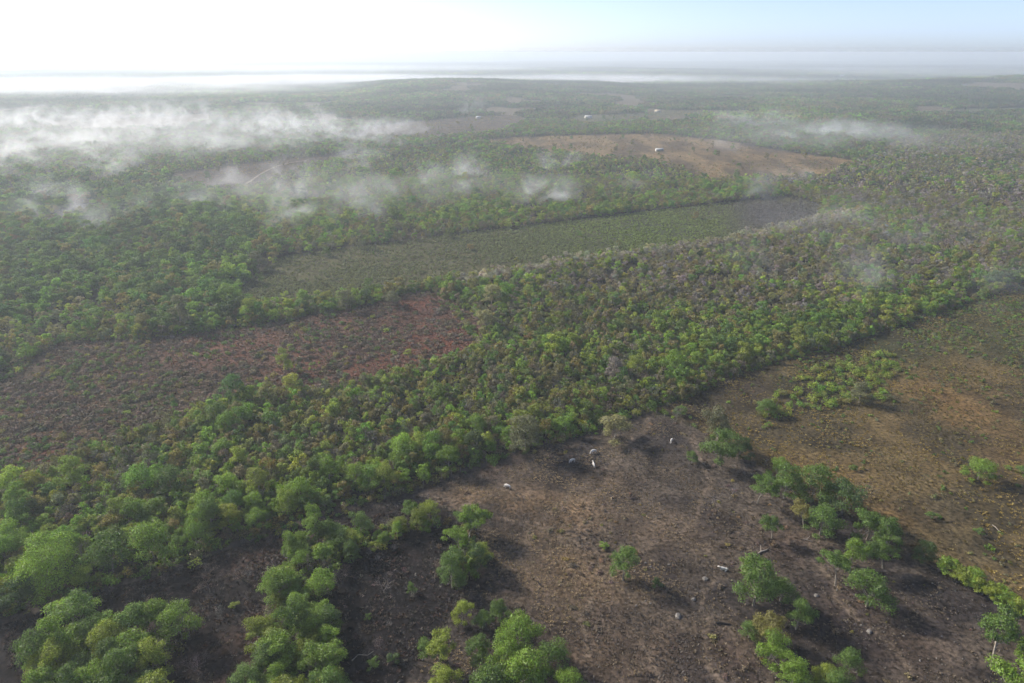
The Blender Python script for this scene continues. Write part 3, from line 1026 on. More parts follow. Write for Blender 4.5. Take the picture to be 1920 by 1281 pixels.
B = BROAD
HAND = [
    (1343, 838, 78, TALL[0], GREYGREEN, 'tall oval pale green tree at the pasture\'s far right corner, upper of the pair', 1.0),
    (1350, 874, 84, B[0], GREEN_MID, 'round green tree just below the tall oval one at the pasture edge', 1.0),
    (1297, 869, 30, B[1], GREEN_MID, 'small round green tree alone beside the corner pair', .9),
    (1385, 862, 44, B[3], GREEN_DARK, 'dark green tree close behind the round one at the pasture edge', .9),
    (1455, 900, 44, B[2], GREEN_BRIGHT, 'slender green tree topping the line along the fence, farthest of the row', 1.2),
    (1470, 935, 66, B[3], GREEN_MID, 'green tree in the fence row just below its slender topmost tree', .9),
    (1420, 944, 56, LEAN[1], GREEN_MID, 'flat topped green tree at the left tip of the fence row', .9),
    (1520, 942, 88, B[4], GREEN_MID, 'wide flat green tree with pale stems in the middle of the fence row', .85),
    (1578, 962, 90, B[1], GREEN_DARK, 'dense wide green tree at the right shoulder of the fence row', .9),
    (1447, 1010, 46, LEAN[0], GREEN_MID, 'small leaning tree with pale split stems standing alone in the pasture', 1.0),
    (1507, 990, 44, LEAN[0], OLIVE, 'thin pale stemmed tree leaning at the inner side of the fence row', 1.1),
    (1537, 1003, 80, B[2], GREEN_MID, 'rounded green tree with white stems below the wide flat one', .9),
    (1625, 1012, 70, B[0], GREEN_MID, 'green tree joining the upper and lower halves of the fence row', .9),
    (1658, 1040, 66, B[3], GREEN_MID, 'green tree in the lower half of the row beside the rusty field', .95),
    (1592, 1070, 54, TALL[1], GREEN_BRIGHT, 'upright bright tree on the inner side of the lower fence row', .95),
    (1566, 1098, 60, LEAN[1], GREEN_MID, 'short tree with one pale foot left of the big rounded pasture tree', .9),
    (1624, 1138, 88, B[1], GREEN_MID, 'big rounded green tree with a pale trunk alone in the lower pasture', 1.0),
    (1655, 1066, 58, LEAN[0], GREEN_MID, 'tree leaning right on a slanting pale trunk in the fence row', .9),
    (1729, 1054, 48, B[4], GREEN_DARK, 'small dark tree where the fence row meets the clipped live fence', .9),
    (1833, 899, 64, B[2], GREEN_BRIGHT, 'single bright green bush tree alone in the rusty dry field', .75),
    (1926, 898, 44, B[0], GREEN_MID, 'green tree cut by the right edge of the picture in the dry field', .8),
    (1858, 1250, 96, LEAN[0], GREEN_MID, 'open crowned tree on a long white trunk near the bottom right corner', 1.1),
    (1925, 1242, 70, B[3], GREEN_BRIGHT, 'bright green tree at the bottom right corner, upper of the two', .9),
    (1892, 1318, 120, B[0], GREEN_BRIGHT, 'bright green tree cut by the bottom edge at the right corner', .9),
    (1412, 1136, 104, B[4], GREEN_MID, 'big broad tree at the head of the middle pasture clump', 1.0),
    (1402, 1082, 42, TALL[0], GREEN_BRIGHT, 'bright upright crown poking above the head of the pasture clump', 1.0),
    (1462, 1128, 64, B[1], GREEN_MID, 'green tree at the right shoulder of the pasture clump', .95),
    (1440, 1202, 76, B[0], OLIVE, 'thin olive tree in the middle of the pasture clump', .9),
    (1492, 1180, 54, TALL[1], GREEN_MID, 'tall green tree on the right side of the pasture clump by the deep shade', 1.0),
    (1404, 1196, 48, B[2], GREEN_MID, 'small green tree on the left side of the pasture clump', .85),
    (1440, 1248, 72, B[3], GREEN_BRIGHT, 'bright green tree low in the pasture clump', .9),
    (1484, 1294, 78, TALL[0], GREEN_BRIGHT, 'bright tall tree at the foot of the pasture clump', .9),
    (1546, 1280, 56, B[1], YELLOWGREEN, 'yellowish green tree right of the pasture clump\'s foot', .85),
    (1592, 1268, 62, B[4], GREEN_MID, 'rounded green tree at the bottom, right of the yellowish one', .95),
    (1566, 1312, 74, B[2], GREEN_MID, 'green tree cut by the bottom edge right of the pasture clump', .9),
    (1168, 1088, 60, TALL[1], GREEN_MID, 'small upright green tree alone in the open pasture', .95),
    (1150, 826, 68, B[0], PALE, 'pale straw green round tree at the top corner of the pasture', .8),
    (985, 846, 122, B[4], GREYGREEN, 'large grey green spreading tree on the wood edge above the cows', .9),
    (868, 1166, 46, TALL[0], YELLOWGREEN, 'narrow yellow green tree at the top of the bottom middle clump', 1.15),
    (905, 1178, 46, B[1], GREEN_MID, 'green tree right of the narrow yellow green one', .95),
    (824, 1236, 62, LEAN[1], YELLOWGREEN, 'flat yellowish tree reaching over the burnt clearing', .85),
    (792, 1238, 52, LEAN[0], GREEN_MID, 'flat green tree at the left tip of the bottom middle clump', .85),
    (972, 1216, 96, B[2], GREEN_BRIGHT, 'big bright green tree at the top right of the bottom middle clump', .95),
    (935, 1166, 42, B[3], GREEN_MID, 'small green tree behind the big bright one of the bottom clump', .95),
    (896, 1240, 62, B[0], GREEN_MID, 'green tree in the middle of the bottom clump', .9),
    (946, 1258, 78, B[4], GREEN_BRIGHT, 'rounded bright tree in front of the big one of the bottom clump', .9),
    (1030, 1258, 82, B[1], GREEN_MID, 'rounded green tree at the right side of the bottom clump', .95),
    (990, 1298, 92, B[3], GREEN_BRIGHT, 'bright tree cut by the bottom edge in the middle of the bottom clump', .9),
    (1066, 1302, 74, B[2], GREEN_BRIGHT, 'bright tree at the lower right end of the bottom clump', .85),
    (920, 1306, 90, B[0], GREEN_MID, 'green tree cut by the bottom edge left in the bottom clump', .9),
    (832, 1310, 84, B[1], YELLOWGREEN, 'yellow green tree cut by the bottom edge beside the burnt clearing', .8),
    (848, 1102, 60, TALL[1], GREEN_MID, 'tall rounded tree on the right rim of the burnt clearing', .9),
    (895, 1074, 56, B[4], GREEN_DARK, 'dark green tree between the burnt clearing and the open pasture', 1.0),
    (772, 1112, 22, TALL[0], GREEN_MID, 'tiny upright green tree inside the burnt clearing', 1.0),
    (90, 1096, 172, DOME, (0.25, 0.36, 0.04), 'huge bright green domed tree on the left edge of the picture', .95),
    (212, 1072, 96, B[1], GREEN_MID, 'green tree right of the huge domed one', 1.0),
    (290, 1048, 104, B[2], GREEN_BRIGHT, 'broad green tree overhanging the scorched strip', .95),
    (40, 1140, 84, B[0], GREEN_DARK, 'dark bushy tree at the left edge below the huge dome', .8),
    (535, 694, 32, TALL[1], YELLOWGREEN, 'lone yellowish tree standing in the reddish felled field', 1.0),
    (922, 575, 52, B[2], PALE, 'straw coloured flowering tree, upper of two near the red field\'s corner', .95),
    (910, 620, 46, B[0], PALE, 'straw coloured flowering tree, lower of two near the red field\'s corner', .95),
    (1190, 705, 46, B[4], YELLOWGREEN, 'vivid lime green domed tree in the middle of the wood', .9),
    (1262, 700, 62, B[1], GREEN_BRIGHT, 'broad bright green tree right of the lime green dome', .85),
    (1150, 715, 44, B[3], TWIG, 'grey brown half bare tree left of the lime green dome', .9),
    (1610, 755, 44, B[3], GREYGREEN, 'grey green bush tree in the dry field beside the yellow bushes', .75),
    (1440, 778, 46, B[1], GREEN_MID, 'bright bush tree at the near end of the dry field\'s bushes', .75),
    (340, 618, 66, B[3], GREYGREEN, 'grey green rounded tree on the upper edge of the felled field', 1.0),
    (275, 622, 46, B[1], OLIVE, 'olive rounded tree at the left end of the felled field\'s upper edge', .9),
    (470, 596, 46, B[4], YELLOWGREEN, 'yellow green tree at the tip of the left wood', .8),
    (430, 580, 60, B[0], GREEN_BRIGHT, 'bright green tree behind the tip of the left wood', 1.0),
    (300, 570, 100, B[2], GREEN_DARK, 'large dark green spreading tree inside the left wood', .9),
    (385, 490, 110, B[3], GREEN_DARK, 'large dark green tree by the left end of the long field', 1.0),
    (485, 505, 66, B[1], GREYGREEN, 'grey green tree at the left end of the long field', .9),
    (650, 582, 42, B[4], GREYGREEN, 'grey leafless looking tree on the red field\'s upper edge', .9),
    (735, 572, 34, B[1], GREYGREEN, 'thin grey tree right along the red field\'s upper edge', .9),
]
for bx, by, w, pair, tint, lab, tall in HAND:
    hand_tree(bx, by, w, pair, tint, lab, tall)

# the live fence at the right: a clipped row with pale stems
for k in range(11):
    t = k / 10.0
    bx, by = 1772 + 176 * t, 1076 + 98 * t
    hand_tree(bx, by, 44 + 5 * random.random(), (BROAD[k % 5] if k % 2 else SCRUB[k % 4]), YELLOWGREEN if k % 3 else GREEN_BRIGHT,
              'bushy green tree with pale stems in the clipped live fence row at bottom right', 0.8, group='trees of the live fence row')

# bare and half bare single trees
for bx, by, w, k, tint, lab in (
    (1618, 938, 46, 0, (0.26, 0.22, 0.17), 'pale leafless tree standing at the edge of the rusty field'),
    (1340, 942, 34, 1, (0.19, 0.16, 0.15), 'grey bare bush in the stony pasture, left of two'),
    (1368, 938, 36, 2, (0.19, 0.16, 0.15), 'grey bare bush in the stony pasture, right of two'),
    (720, 1112, 46, 1, (0.22, 0.19, 0.18), 'silver leafless tree inside the black burnt clearing'),
    (815, 1085, 42, 2, (0.20, 0.15, 0.12), 'brown leafless bush on the right side of the burnt clearing'),
    (640, 1095, 40, 0, (0.16, 0.13, 0.12), 'dark leafless bush on the left side of the burnt clearing'),
    (455, 1090, 44, 0, (0.20, 0.15, 0.12), 'dry brown leafless bush in the scorched strip'),
    (690, 1235, 34, 1, (0.14, 0.11, 0.10), 'dark dead bush low in the burnt clearing'),
    (395, 1110, 50, 2, (0.15, 0.11, 0.09), 'reddish dead bush in the middle of the scorched strip'),
    (370, 1265, 60, 1, (0.15, 0.12, 0.12), 'grey dead thicket tree at the bottom of the scorched strip'),
):
    hand_tree(bx, by, w, BARE[k], tint, lab, 0.8, name='bare_tree')

# hedge, spur and corner clumps: every tree its own
SPOTS = []


def clump(poly, sp, fn):
    xs = [p[0] for p in poly]
    ys = [p[1] for p in poly]
    out = []
    gx, gy = np.meshgrid(np.arange(min(xs), max(xs), sp), np.arange(min(ys), max(ys), sp))
    gx = gx + (RNG.random(gx.shape) - .5) * sp * .8
    gy = gy + (RNG.random(gx.shape) - .5) * sp * .8
    m = inpoly(gx, gy, poly)
    for x, y in zip(gx[m], gy[m]):
        if any((x - a) ** 2 + (y - b) ** 2 < (w * .6) ** 2 for a, b, w in PLANTED):
            continue
        fn(float(x), float(y))


def clump_tree(label_g, label_y, label_t, group, pale=.25):
    base = (label_g, label_y, label_t)
    def fn(x, y):
        d_ = depth_of(x, y)
        qx = 960 + FPX * x / d_
        qy = 640.5 + FPX * (CAM_H * CP - y * SP) / d_
        if 'hedge' in group:
            where = 'upper arm near the pasture' if qx > 690 else ('upper bend' if qy < 1080 else ('middle stretch' if qy < 1190 else 'lower end at the bottom edge'))
        elif 'rim' in group:
            where = 'upper end' if qy < 1040 else 'lower end'
        else:
            where = ('upper ' if qy < 1225 else 'lower ') + ('left' if qx < 150 else ('middle' if qx < 250 else 'right')) + ' side'
        label_g, label_y, label_t = [b_ + ', ' + where for b_ in base]
        u = random.random()
        s = ((0.46 if qx > 640 else 0.66) if group.startswith('trees of the hedge') else 0.8) + 0.4 * random.random()
        if u < .17:
            plant('bare_tree', BARE[random.randrange(3)], (x, y, zat(x, y)), random.random() * 6.28, s, TWIG, label_t, 'tree', group)
        elif u < .17 + pale:
            plant('tree', random.choice(BROAD + SCRUB), (x, y, zat(x, y)), random.random() * 6.28, (s * (.8 + .45 * random.random()), s, s * (.75 + .35 * random.random())), np.array(YELLOWGREEN) * (.7 + .4 * random.random()), label_y, 'tree', group)
        else:
            tt = np.array(GREEN_BRIGHT if random.random() < .6 else GREEN_MID) * (.8 + .4 * random.random())
            plant('tree', random.choice(BROAD + TALL + LEAN + SCRUB[:2]), (x, y, zat(x, y)), random.random() * 6.28, (s * (.8 + .45 * random.random()), s, s * (.75 + .35 * random.random())), tt, label_g, 'tree', group)
    return fn


clump(HEDGE, 3.6, clump_tree('green tree in the hedge left of the burnt clearing', 'yellowish tree in the hedge left of the burnt clearing',
                             'leafless tree in the hedge left of the burnt clearing', 'trees of the hedge by the burnt clearing'))
clump(SPUR, 4.2, clump_tree('green tree on the rim between burnt clearing and open pasture', 'yellowish tree on the rim between burnt clearing and open pasture',
                            'leafless grey tree on the rim between burnt clearing and pasture', 'trees on the burnt clearing rim'))
clump(CORNER, 4.4, clump_tree('green tree in the bottom left corner clump', 'yellowish tree in the bottom left corner clump',
                              'leafless tree in the bottom left corner clump', 'trees of the bottom left clump', .15))

# the woods: the largest showing become things, the rest stay one growth
x, y, kind, tint, size, lush = near
d = depth_of(x, y)
show = np.where(kind == 0, 7.5, 5.2) * size / d
clear = np.ones(len(x), bool)
for a, b, w in PLANTED:
    clear &= (x - a) ** 2 + (y - b) ** 2 > (w * .75) ** 2
inview = (np.abs(x) < 0.75 * d) & clear
order = np.argsort(-np.where(inview, show, 0))
n_own = max(0, 300 - N_TREES[0])
own = np.zeros(len(x), bool)
own[order[:n_own]] = True
for i in np.where(own)[0]:
    px = 960 + FPX * x[i] / d[i]
    side = 'left end by the huge dome' if px < 170 else ('above the scorched strip' if px < 480 else ('above the hedge' if px < 720 else ('above the lone left cow' if px < 960 else 'right end near the three cows')))
    qy = 640.5 + FPX * (CAM_H * CP - y[i] * SP) / d[i]
    line = np.interp(px, [0, 180, 480, 790, 960, 1215], [1163, 1105, 1008, 911, 851, 775])
    side = ('front row ' if qy > line - 28 else 'second row ') + side
    tone = {0: 'leafy green tree', 1: 'slim bushy tree', 2: 'leafless grey tree'}[int(kind[i])]
    if kind[i] == 0 and tint[i][0] > tint[i][1] * .72:
        tone = 'yellowish green tree'
    lab = f'{tone} of the near wood edge, {side}'
    pair = BROAD[i % 5] if kind[i] == 0 else (SCRUB[i % 4] if kind[i] == 1 else BARE[i % 3])
    plant('tree' if kind[i] < 2 else 'bare_tree', pair, (float(x[i]), float(y[i]), zat(x[i], y[i])), random.random() * 6.28, float(size[i]) * .95, tint[i], lab, 'tree', f'{tone}s of the near wood edge, {side}')

rest = clear & ~own
x, y, kind, tint, size = x[rest], y[rest], kind[rest], tint[rest], size[rest]


def wood(name, label, m, meshes_by_kind):
    xs, ys, ks, ts, ss = x[m], y[m], kind[m], tint[m], size[m]
    meshes = meshes_by_kind[0] + meshes_by_kind[1] + meshes_by_kind[2]
    off = [0, len(meshes_by_kind[0]), len(meshes_by_kind[0]) + len(meshes_by_kind[1])]
    cnt = [len(q) for q in meshes_by_kind]
    idx = np.array([off[k] for k in range(3)])[ks] + (RNG.random(len(xs)) * np.array(cnt)[ks]).astype(int)
    pts = np.stack([xs, ys, height(xs, ys)], 1)
    sc = np.stack([ss, ss, ss * (0.85 + .3 * RNG.random(len(ss)))], 1)
    stuff(name, label, 'woodland', meshes, pts, rots(len(xs)), sc, idx, ts)


r = np.hypot(x, y)
lw, rs = inpoly(x, y, LEFT_WOOD), inpoly(x, y, RIGHT_SCRUB)
crop_y = np.array([np.interp(a, [p[0] for p in P((-400, 480), (530, 478), (840, 442), (1360, 380), (1480, 368))], [p[1] for p in P((-400, 480), (530, 478), (840, 442), (1360, 380), (1480, 368))]) for a in x])
beyond = (y > crop_y) & ~lw & ~rs
SET_N = (N_BROAD, N_SCRUB, N_BARE)
SET_F = (F_BROAD, F_SCRUB, N_BARE[:1])
wood('left_woodland', 'tall green wood left of the long field and the felled field', lw, SET_N)
wood('right_scrubland', 'grey olive scrub wood covering the plain to the right', rs, SET_N)
wood('middle_woodland', 'mixed green and brown wood strip crossing behind the pasture', ~lw & ~rs & ~beyond, SET_N)
wood('field_edge_woodland', 'misty wood beyond the long field of low bushes', beyond, SET_N)

# farther woods
x, y = wood_points(720, 1350, 4.6)
kind, tint, size, keep, _ = classify(x, y)
x, y, kind, tint, size = [a[keep] for a in (x, y, kind, tint, size)]
size = size * 1.08
m = np.ones(len(x), bool)
wood('distant_woodland', 'distant woods around the tawny field', m, SET_F)


def far_wood(name, label, y0, y1, sp, s):
    x, y = wood_points(y0, y1, sp)
    n = len(x)
    gaps = fbm(x, y * .6, 160, 113, 3)
    k = gaps > 0.34
    x, y = x[k], y[k]
    n = len(x)
    t = pick([GREEN_MID, OLIVE, GREYGREEN, GREEN_BRIGHT, BROWN_OLIVE, GREEN_DARK], [.3, .2, .15, .13, .12, .1], n)
    patch = fbm(x, y, 240, 117, 3)[:, None]
    t = t * (0.15 + 1.7 * patch) * (0.5 + 1.0 * fbm(x, y, 520, 119, 2)[:, None])
    pts = np.stack([x, y, height(x, y) - .3], 1)
    ss = s * (0.8 + .5 * RNG.random(n))
    stuff(name, label, 'woodland', F_CLUMP, pts, rots(n, .02), np.stack([ss, ss, np.minimum(ss, 1.5) * (.8 + .5 * RNG.random(n))], 1), RNG.integers(0, len(F_CLUMP), n), t)


far_wood('hill_woodland', 'green woods covering the low hill behind the fields', 1350, 3300, 13.0, 1.0)
far_wood('valley_woodland', 'pale hazy woods in the valley beyond the hill', 3300, 6500, 30.0, 2.0)

# ------------------------------------------------------------------ low growth on the fields
def field_pts(names, sp, keepfn=None, jit=.48):
    xs, ys = [], []
    for nm in names:
        poly = ZONES[nm]
        a = np.array(poly)
        gx, gy = np.meshgrid(np.arange(a[:, 0].min(), a[:, 0].max(), sp), np.arange(a[:, 1].min(), a[:, 1].max(), sp))
        gx = (gx + (RNG.random(gx.shape) - .5) * 2 * jit * sp).ravel()
        gy = (gy + (RNG.random(gy.shape) - .5) * 2 * jit * sp).ravel()
        m = inpoly(gx, gy, poly) & (np.abs(gx) < .86 * gy + 15) & (gy > 85)
        xs.append(gx[m])
        ys.append(gy[m])
    x, y = np.concatenate(xs), np.concatenate(ys)
    if keepfn is not None:
        m = keepfn(x, y)
        x, y = x[m], y[m]
    return x, y


def pxy(x, y):
    d = depth_of(x, y)
    u = (CAM_H * CP - y * SP) / d
    return 960 + FPX * x / d, 640.5 + FPX * u


def low(name, label, category, meshes, x, y, tint, s):
    pts = np.stack([x, y, height(x, y) - .03], 1)
    n = len(x)
    stuff(name, label, category, meshes, pts, rots(n, .1), np.stack([s, s, s * (.7 + .6 * RNG.random(n))], 1), RNG.integers(0, len(meshes), n), tint)


def blend(a, b, t):
    return np.array(a) * (1 - t[:, None]) + np.array(b) * t[:, None]


# dry grass of the pasture
x, y = field_pts(['pasture'], 0.85, lambda x, y: RNG.random(len(x)) < np.clip((fbm(x, y, 9, 131, 3) - .30) * 3.2, 0.12, 1) * np.where(pxy(x, y)[0] < 1300, 1.0, .65))
g = np.clip((fbm(x, y, 12, 133, 3) - .36) * 3.2, 0, 1) * np.clip(1.25 - np.maximum(0, pxy(x, y)[0] - 1050) / 420, .25, 1)
t = blend((0.12, 0.095, 0.08), STRAW, g) * (.7 + .5 * RNG.random((len(x), 1)))
low('pasture_grass', 'dry straw grass tufts over the brown cattle pasture', 'grass', TUFTS, x, y, t, .45 + .55 * RNG.random(len(x)))
# grass and low weeds of the rusty field
x, y = field_pts(['dry_field'], 1.25, lambda x, y: RNG.random(len(x)) < np.clip((fbm(x, y, 12, 137, 3) - .28) * 3, .1, 1))
px, py = pxy(x, y)
g = np.clip((fbm(x, y, 25, 139, 3) - .35) * 3, 0, 1)
t = blend((0.15, 0.12, 0.055), (0.36, 0.25, 0.075), g) * (.65 + .5 * RNG.random((len(x), 1)))
low('dry_field_grass', 'rusty and golden grass over the dry field', 'grass', TUFTS, x, y, t, .6 + .7 * RNG.random(len(x)))
def weedy(x, y):
    px, py = pxy(x, y)
    w = np.clip(1.35 - (py - 560) / 160 - np.maximum(0, 1700 - px) / 900, 0.05, 1)
    return RNG.random(len(x)) < w * np.clip((fbm(x, y, 16, 141, 3) - .3) * 3.4, .03, 1)
x, y = field_pts(['dry_field'], 1.9, weedy)
low('dry_field_weeds', 'low green weeds over the far side of the dry field', 'weeds', WEEDS, x, y, pick([GREEN_MID, OLIVE, GREYGREEN, GREEN_BRIGHT], [.35, .35, .2, .1], len(x)), .7 + .8 * RNG.random(len(x)))
# bushes around the dry field's corner
poly = P((1400, 790), (1460, 735), (1530, 690), (1660, 655), (1690, 690), (1660, 750), (1560, 765), (1470, 785))
x, y = field_pts(['dry_field'], 2.6, lambda x, y: inpoly(x, y, poly) & (RNG.random(len(x)) < .55))
low('field_bushes', 'yellow green bushes in the corner of the dry field', 'bushes', SHRUBS, x, y, pick([YELLOWGREEN, GREEN_BRIGHT, OLIVE], [.4, .35, .25], len(x)), 1.0 + .9 * RNG.random(len(x)))
# cut brush on the felled field
def heap(x, y):
    return RNG.random(len(x)) < np.clip((fbm(x, y, 9, 151, 4) - .36) * 2.2, .05, .75)
x, y = field_pts(['felled_field'], 1.7, heap)
px, py = pxy(x, y)
t = pick([(0.17, 0.125, 0.085), (0.22, 0.165, 0.115), (0.15, 0.095, 0.06), (0.14, 0.14, 0.06)], [.4, .25, .2, .15], len(x))
low('felled_brush', 'grey brown heaps of cut brush on the reddish felled field', 'brush', BRUSH, x, y, t, .55 + .7 * RNG.random(len(x)))
def regrow(x, y):
    px, py = pxy(x, y)
    w = np.clip(1.3 - px / 620, 0.04, 1) * .6
    return RNG.random(len(x)) < w * np.clip((fbm(x, y, 14, 157, 3) - .38) * 4, .02, 1)
x, y = field_pts(['felled_field'], 1.9, regrow)
low('felled_regrowth', 'green bushes regrowing on the left of the felled field', 'bushes', SHRUBS + WEEDS, x, y, pick([GREEN_MID, OLIVE, GREEN_DARK, YELLOWGREEN], [.4, .3, .2, .1], len(x)), .8 + .7 * RNG.random(len(x)))
x, y = field_pts(['felled_field'], 1.15, lambda x, y: RNG.random(len(x)) < .5)
t = pick([(0.18, 0.125, 0.09), (0.22, 0.125, 0.08), (0.14, 0.10, 0.075), (0.14, 0.13, 0.055)], [.35, .25, .25, .15], len(x))
px, py = pxy(x, y)
rd = np.clip(np.exp(-(((px - 800) / 150) ** 2 + ((py - 640) / 65) ** 2)) + np.exp(-(((px - 60) / 120) ** 2 + ((py - 880) / 45) ** 2)) + .5 * np.exp(-(((px - 520) / 200) ** 2 + ((py - 640) / 40) ** 2)), 0, 1)[:, None]
rd = rd * (fbm(x, y, 9, 171, 3)[:, None] > .42)
t = t * (1 - rd) + np.array((0.215, 0.098, 0.068)) * rd * (.7 + .6 * RNG.random((len(x), 1)))
low('felled_litter', 'dead stalks and litter between the heaps of the felled field', 'dead grass', TUFTS, x, y, t, .9 + .9 * RNG.random(len(x)))
x, y = field_pts(['tawny_field', 'far_meadow', 'track_field', 'village_green', 'far_strip'], 4.2, lambda x, y: RNG.random(len(x)) < np.clip((fbm(x, y, 40, 167, 3) - .42) * 2, .03, .45))
t = pick([OLIVE, BROWN_OLIVE, (0.26, 0.17, 0.09), GREYGREEN], [.2, .35, .35, .1], len(x))
xf, yf = field_pts(['tawny_field', 'far_meadow', 'track_field', 'village_green', 'crop_field'], 16, lambda x, y: RNG.random(len(x)) < .16)
low('field_trees', 'stray trees dotted over the distant fields', 'trees', N_BROAD + N_SCRUB, xf, yf, pick([GREEN_MID, OLIVE, GREYGREEN], [.4, .4, .2], len(xf)), .5 + .5 * RNG.random(len(xf)))
low('meadow_bushes', 'sparse bushes and rank grass over the distant fields', 'bushes', SHRUBS, x, y, t, .6 + .8 * RNG.random(len(x)) ** 2)
# low bushes of the long field
x, y = field_pts(['crop_field'], 1.75, lambda x, y: RNG.random(len(x)) < np.clip((fbm(x, y, 30, 161, 3) - .2) * 2.2, .25, .95))
px, py = pxy(x, y)
gr = np.exp(-(((px - 1210) / 190) ** 2 + ((py - 432) / 50) ** 2))
gy = sstep(1340, 1420, px)
t = blend((0.195, 0.21, 0.085), (0.23, 0.285, 0.06), np.clip(gr, 0, 1))
t = t * (1 - gy[:, None]) + np.array((0.14, 0.122, 0.105)) * gy[:, None]
t = t * (.7 + .6 * RNG.random((len(x), 1)))
low('field_shrubs', 'low dull green bushes covering the long field', 'bushes', WEEDS, x, y, t, .85 + .7 * RNG.random(len(x)))
pl = P((845, 533), (1050, 497), (1340, 461), (1540, 414), (1620, 402))  # bushes along the scrub edge, its pale light put into their tint
xs, ys = [], []
for a, b in zip(pl[:-1], pl[1:]):
    n = int(math.hypot(b[0] - a[0], b[1] - a[1]) * 3.2)
    t = RNG.random(n)
    xs.append(a[0] + (b[0] - a[0]) * t + RNG.normal(size=n) * 2.2)
    ys.append(a[1] + (b[1] - a[1]) * t + RNG.normal(size=n) * 2.2)
x, y = np.concatenate(xs), np.concatenate(ys)
low('lit_scrub_edge', 'thin strip of scrub, edge light put into its pale tint, beside the long field', 'bushes', SHRUBS, x, y, pick([(0.42, 0.38, 0.25), (0.36, 0.33, 0.26), OLIVE], [.5, .35, .15], len(x)), 1.2 + 1.1 * RNG.random(len(x)))
# scorched stalks on the burnt ground
x, y = field_pts(['burnt_clearing', 'scorched_clearing', 'bare_corner'], 0.75, lambda x, y: RNG.random(len(x)) < np.clip((fbm(x, y, 8, 163, 3) - .30) * 2.4, .25, 1))
t = pick([(0.045, 0.037, 0.034), (0.085, 0.062, 0.05), (0.14, 0.11, 0.09), (0.10, 0.058, 0.042)], [.45, .27, .1, .18], len(x))
low('burnt_stalks', 'charred stalks and dead grass on the burnt clearings', 'dead grass', TUFTS, x, y, t, .6 + .8 * RNG.random(len(x)))
# weeds and brush along the wood's foot and under the hedge
def fringe(x, y):
    return np.ones(len(x), bool)
xs, ys = [], []
for line in (((-60, 1165), (180, 1100), (480, 1006), (790, 908), (960, 848), (1215, 772)), ((1225, 762), (1345, 708), (1600, 634), (1840, 556), (1960, 505)), ((0, 925), (290, 806), (640, 730), (905, 655), (830, 550)), ((440, 556), (640, 582), (860, 525), (1340, 456), (1530, 412))):
    pl = P(*line)
    for a, b in zip(pl[:-1], pl[1:]):
        L_ = math.hypot(b[0] - a[0], b[1] - a[1])
        n = int(L_ * 1.6)
        t = RNG.random(n)
        xs.append(a[0] + (b[0] - a[0]) * t + RNG.normal(size=n) * 1.3)
        ys.append(a[1] + (b[1] - a[1]) * t + RNG.normal(size=n) * 1.3)
gx, gy = wood_points(95, 360, 2.3)
hx, hy = grid_pts(90, 230, 1.7)
hm_ = (inpoly(hx, hy, HEDGE) | inpoly(hx, hy, SPUR) | inpoly(hx, hy, CORNER)) & (RNG.random(len(hx)) < .7)
xs.append(hx[hm_])
ys.append(hy[hm_])
xs.append(gx)
ys.append(gy)
x, y = np.concatenate(xs), np.concatenate(ys)
low('edge_undergrowth', 'low green undergrowth along the edges and under the trees of the near woods', 'undergrowth', SHRUBS + WEEDS, x, y, pick([GREEN_MID, OLIVE, GREEN_BRIGHT, YELLOWGREEN, BROWN_OLIVE], [.3, .25, .2, .1, .15], len(x)), .7 + 1.1 * RNG.random(len(x)))

# dead scrub on the burnt ground, rank weeds in the pasture
x, y = field_pts(['burnt_clearing', 'scorched_clearing'], 3.6, lambda x, y: RNG.random(len(x)) < np.clip((fbm(x, y, 12, 401, 3) - .38) * 3, .03, .7))
low('dead_scrub', 'grey and reddish leafless scrub standing on the burnt clearings', 'dead scrub', N_BARE, x, y, pick([(0.19, 0.16, 0.145), (0.20, 0.13, 0.10), (0.13, 0.105, 0.095)], [.4, .35, .25], len(x)), .28 + .4 * RNG.random(len(x)))
x, y = field_pts(['pasture'], 2.4, lambda x, y: RNG.random(len(x)) < np.clip((fbm(x, y, 16, 403, 4) - .47) * 3.5, .015, .6))
low('pasture_weeds', 'rank weeds and dead low bushes dotted over the pasture', 'weeds', WEEDS + BRUSH, x, y, pick([(0.24, 0.17, 0.10), (0.12, 0.09, 0.07), OLIVE, (0.17, 0.12, 0.09)], [.35, .25, .15, .25], len(x)), .3 + .45 * RNG.random(len(x)))
x, y = field_pts(['dry_field'], 2.6, lambda x, y: RNG.random(len(x)) < np.clip((fbm(x, y, 22, 407, 4) - .44) * 3.0, .03, .6))
low('dry_field_scrub', 'olive low scrub in patches over the dry field', 'weeds', WEEDS, x, y, pick([OLIVE, BROWN_OLIVE, GREEN_MID, (0.30, 0.20, 0.08)], [.35, .25, .2, .2], len(x)), .5 + .6 * RNG.random(len(x)))

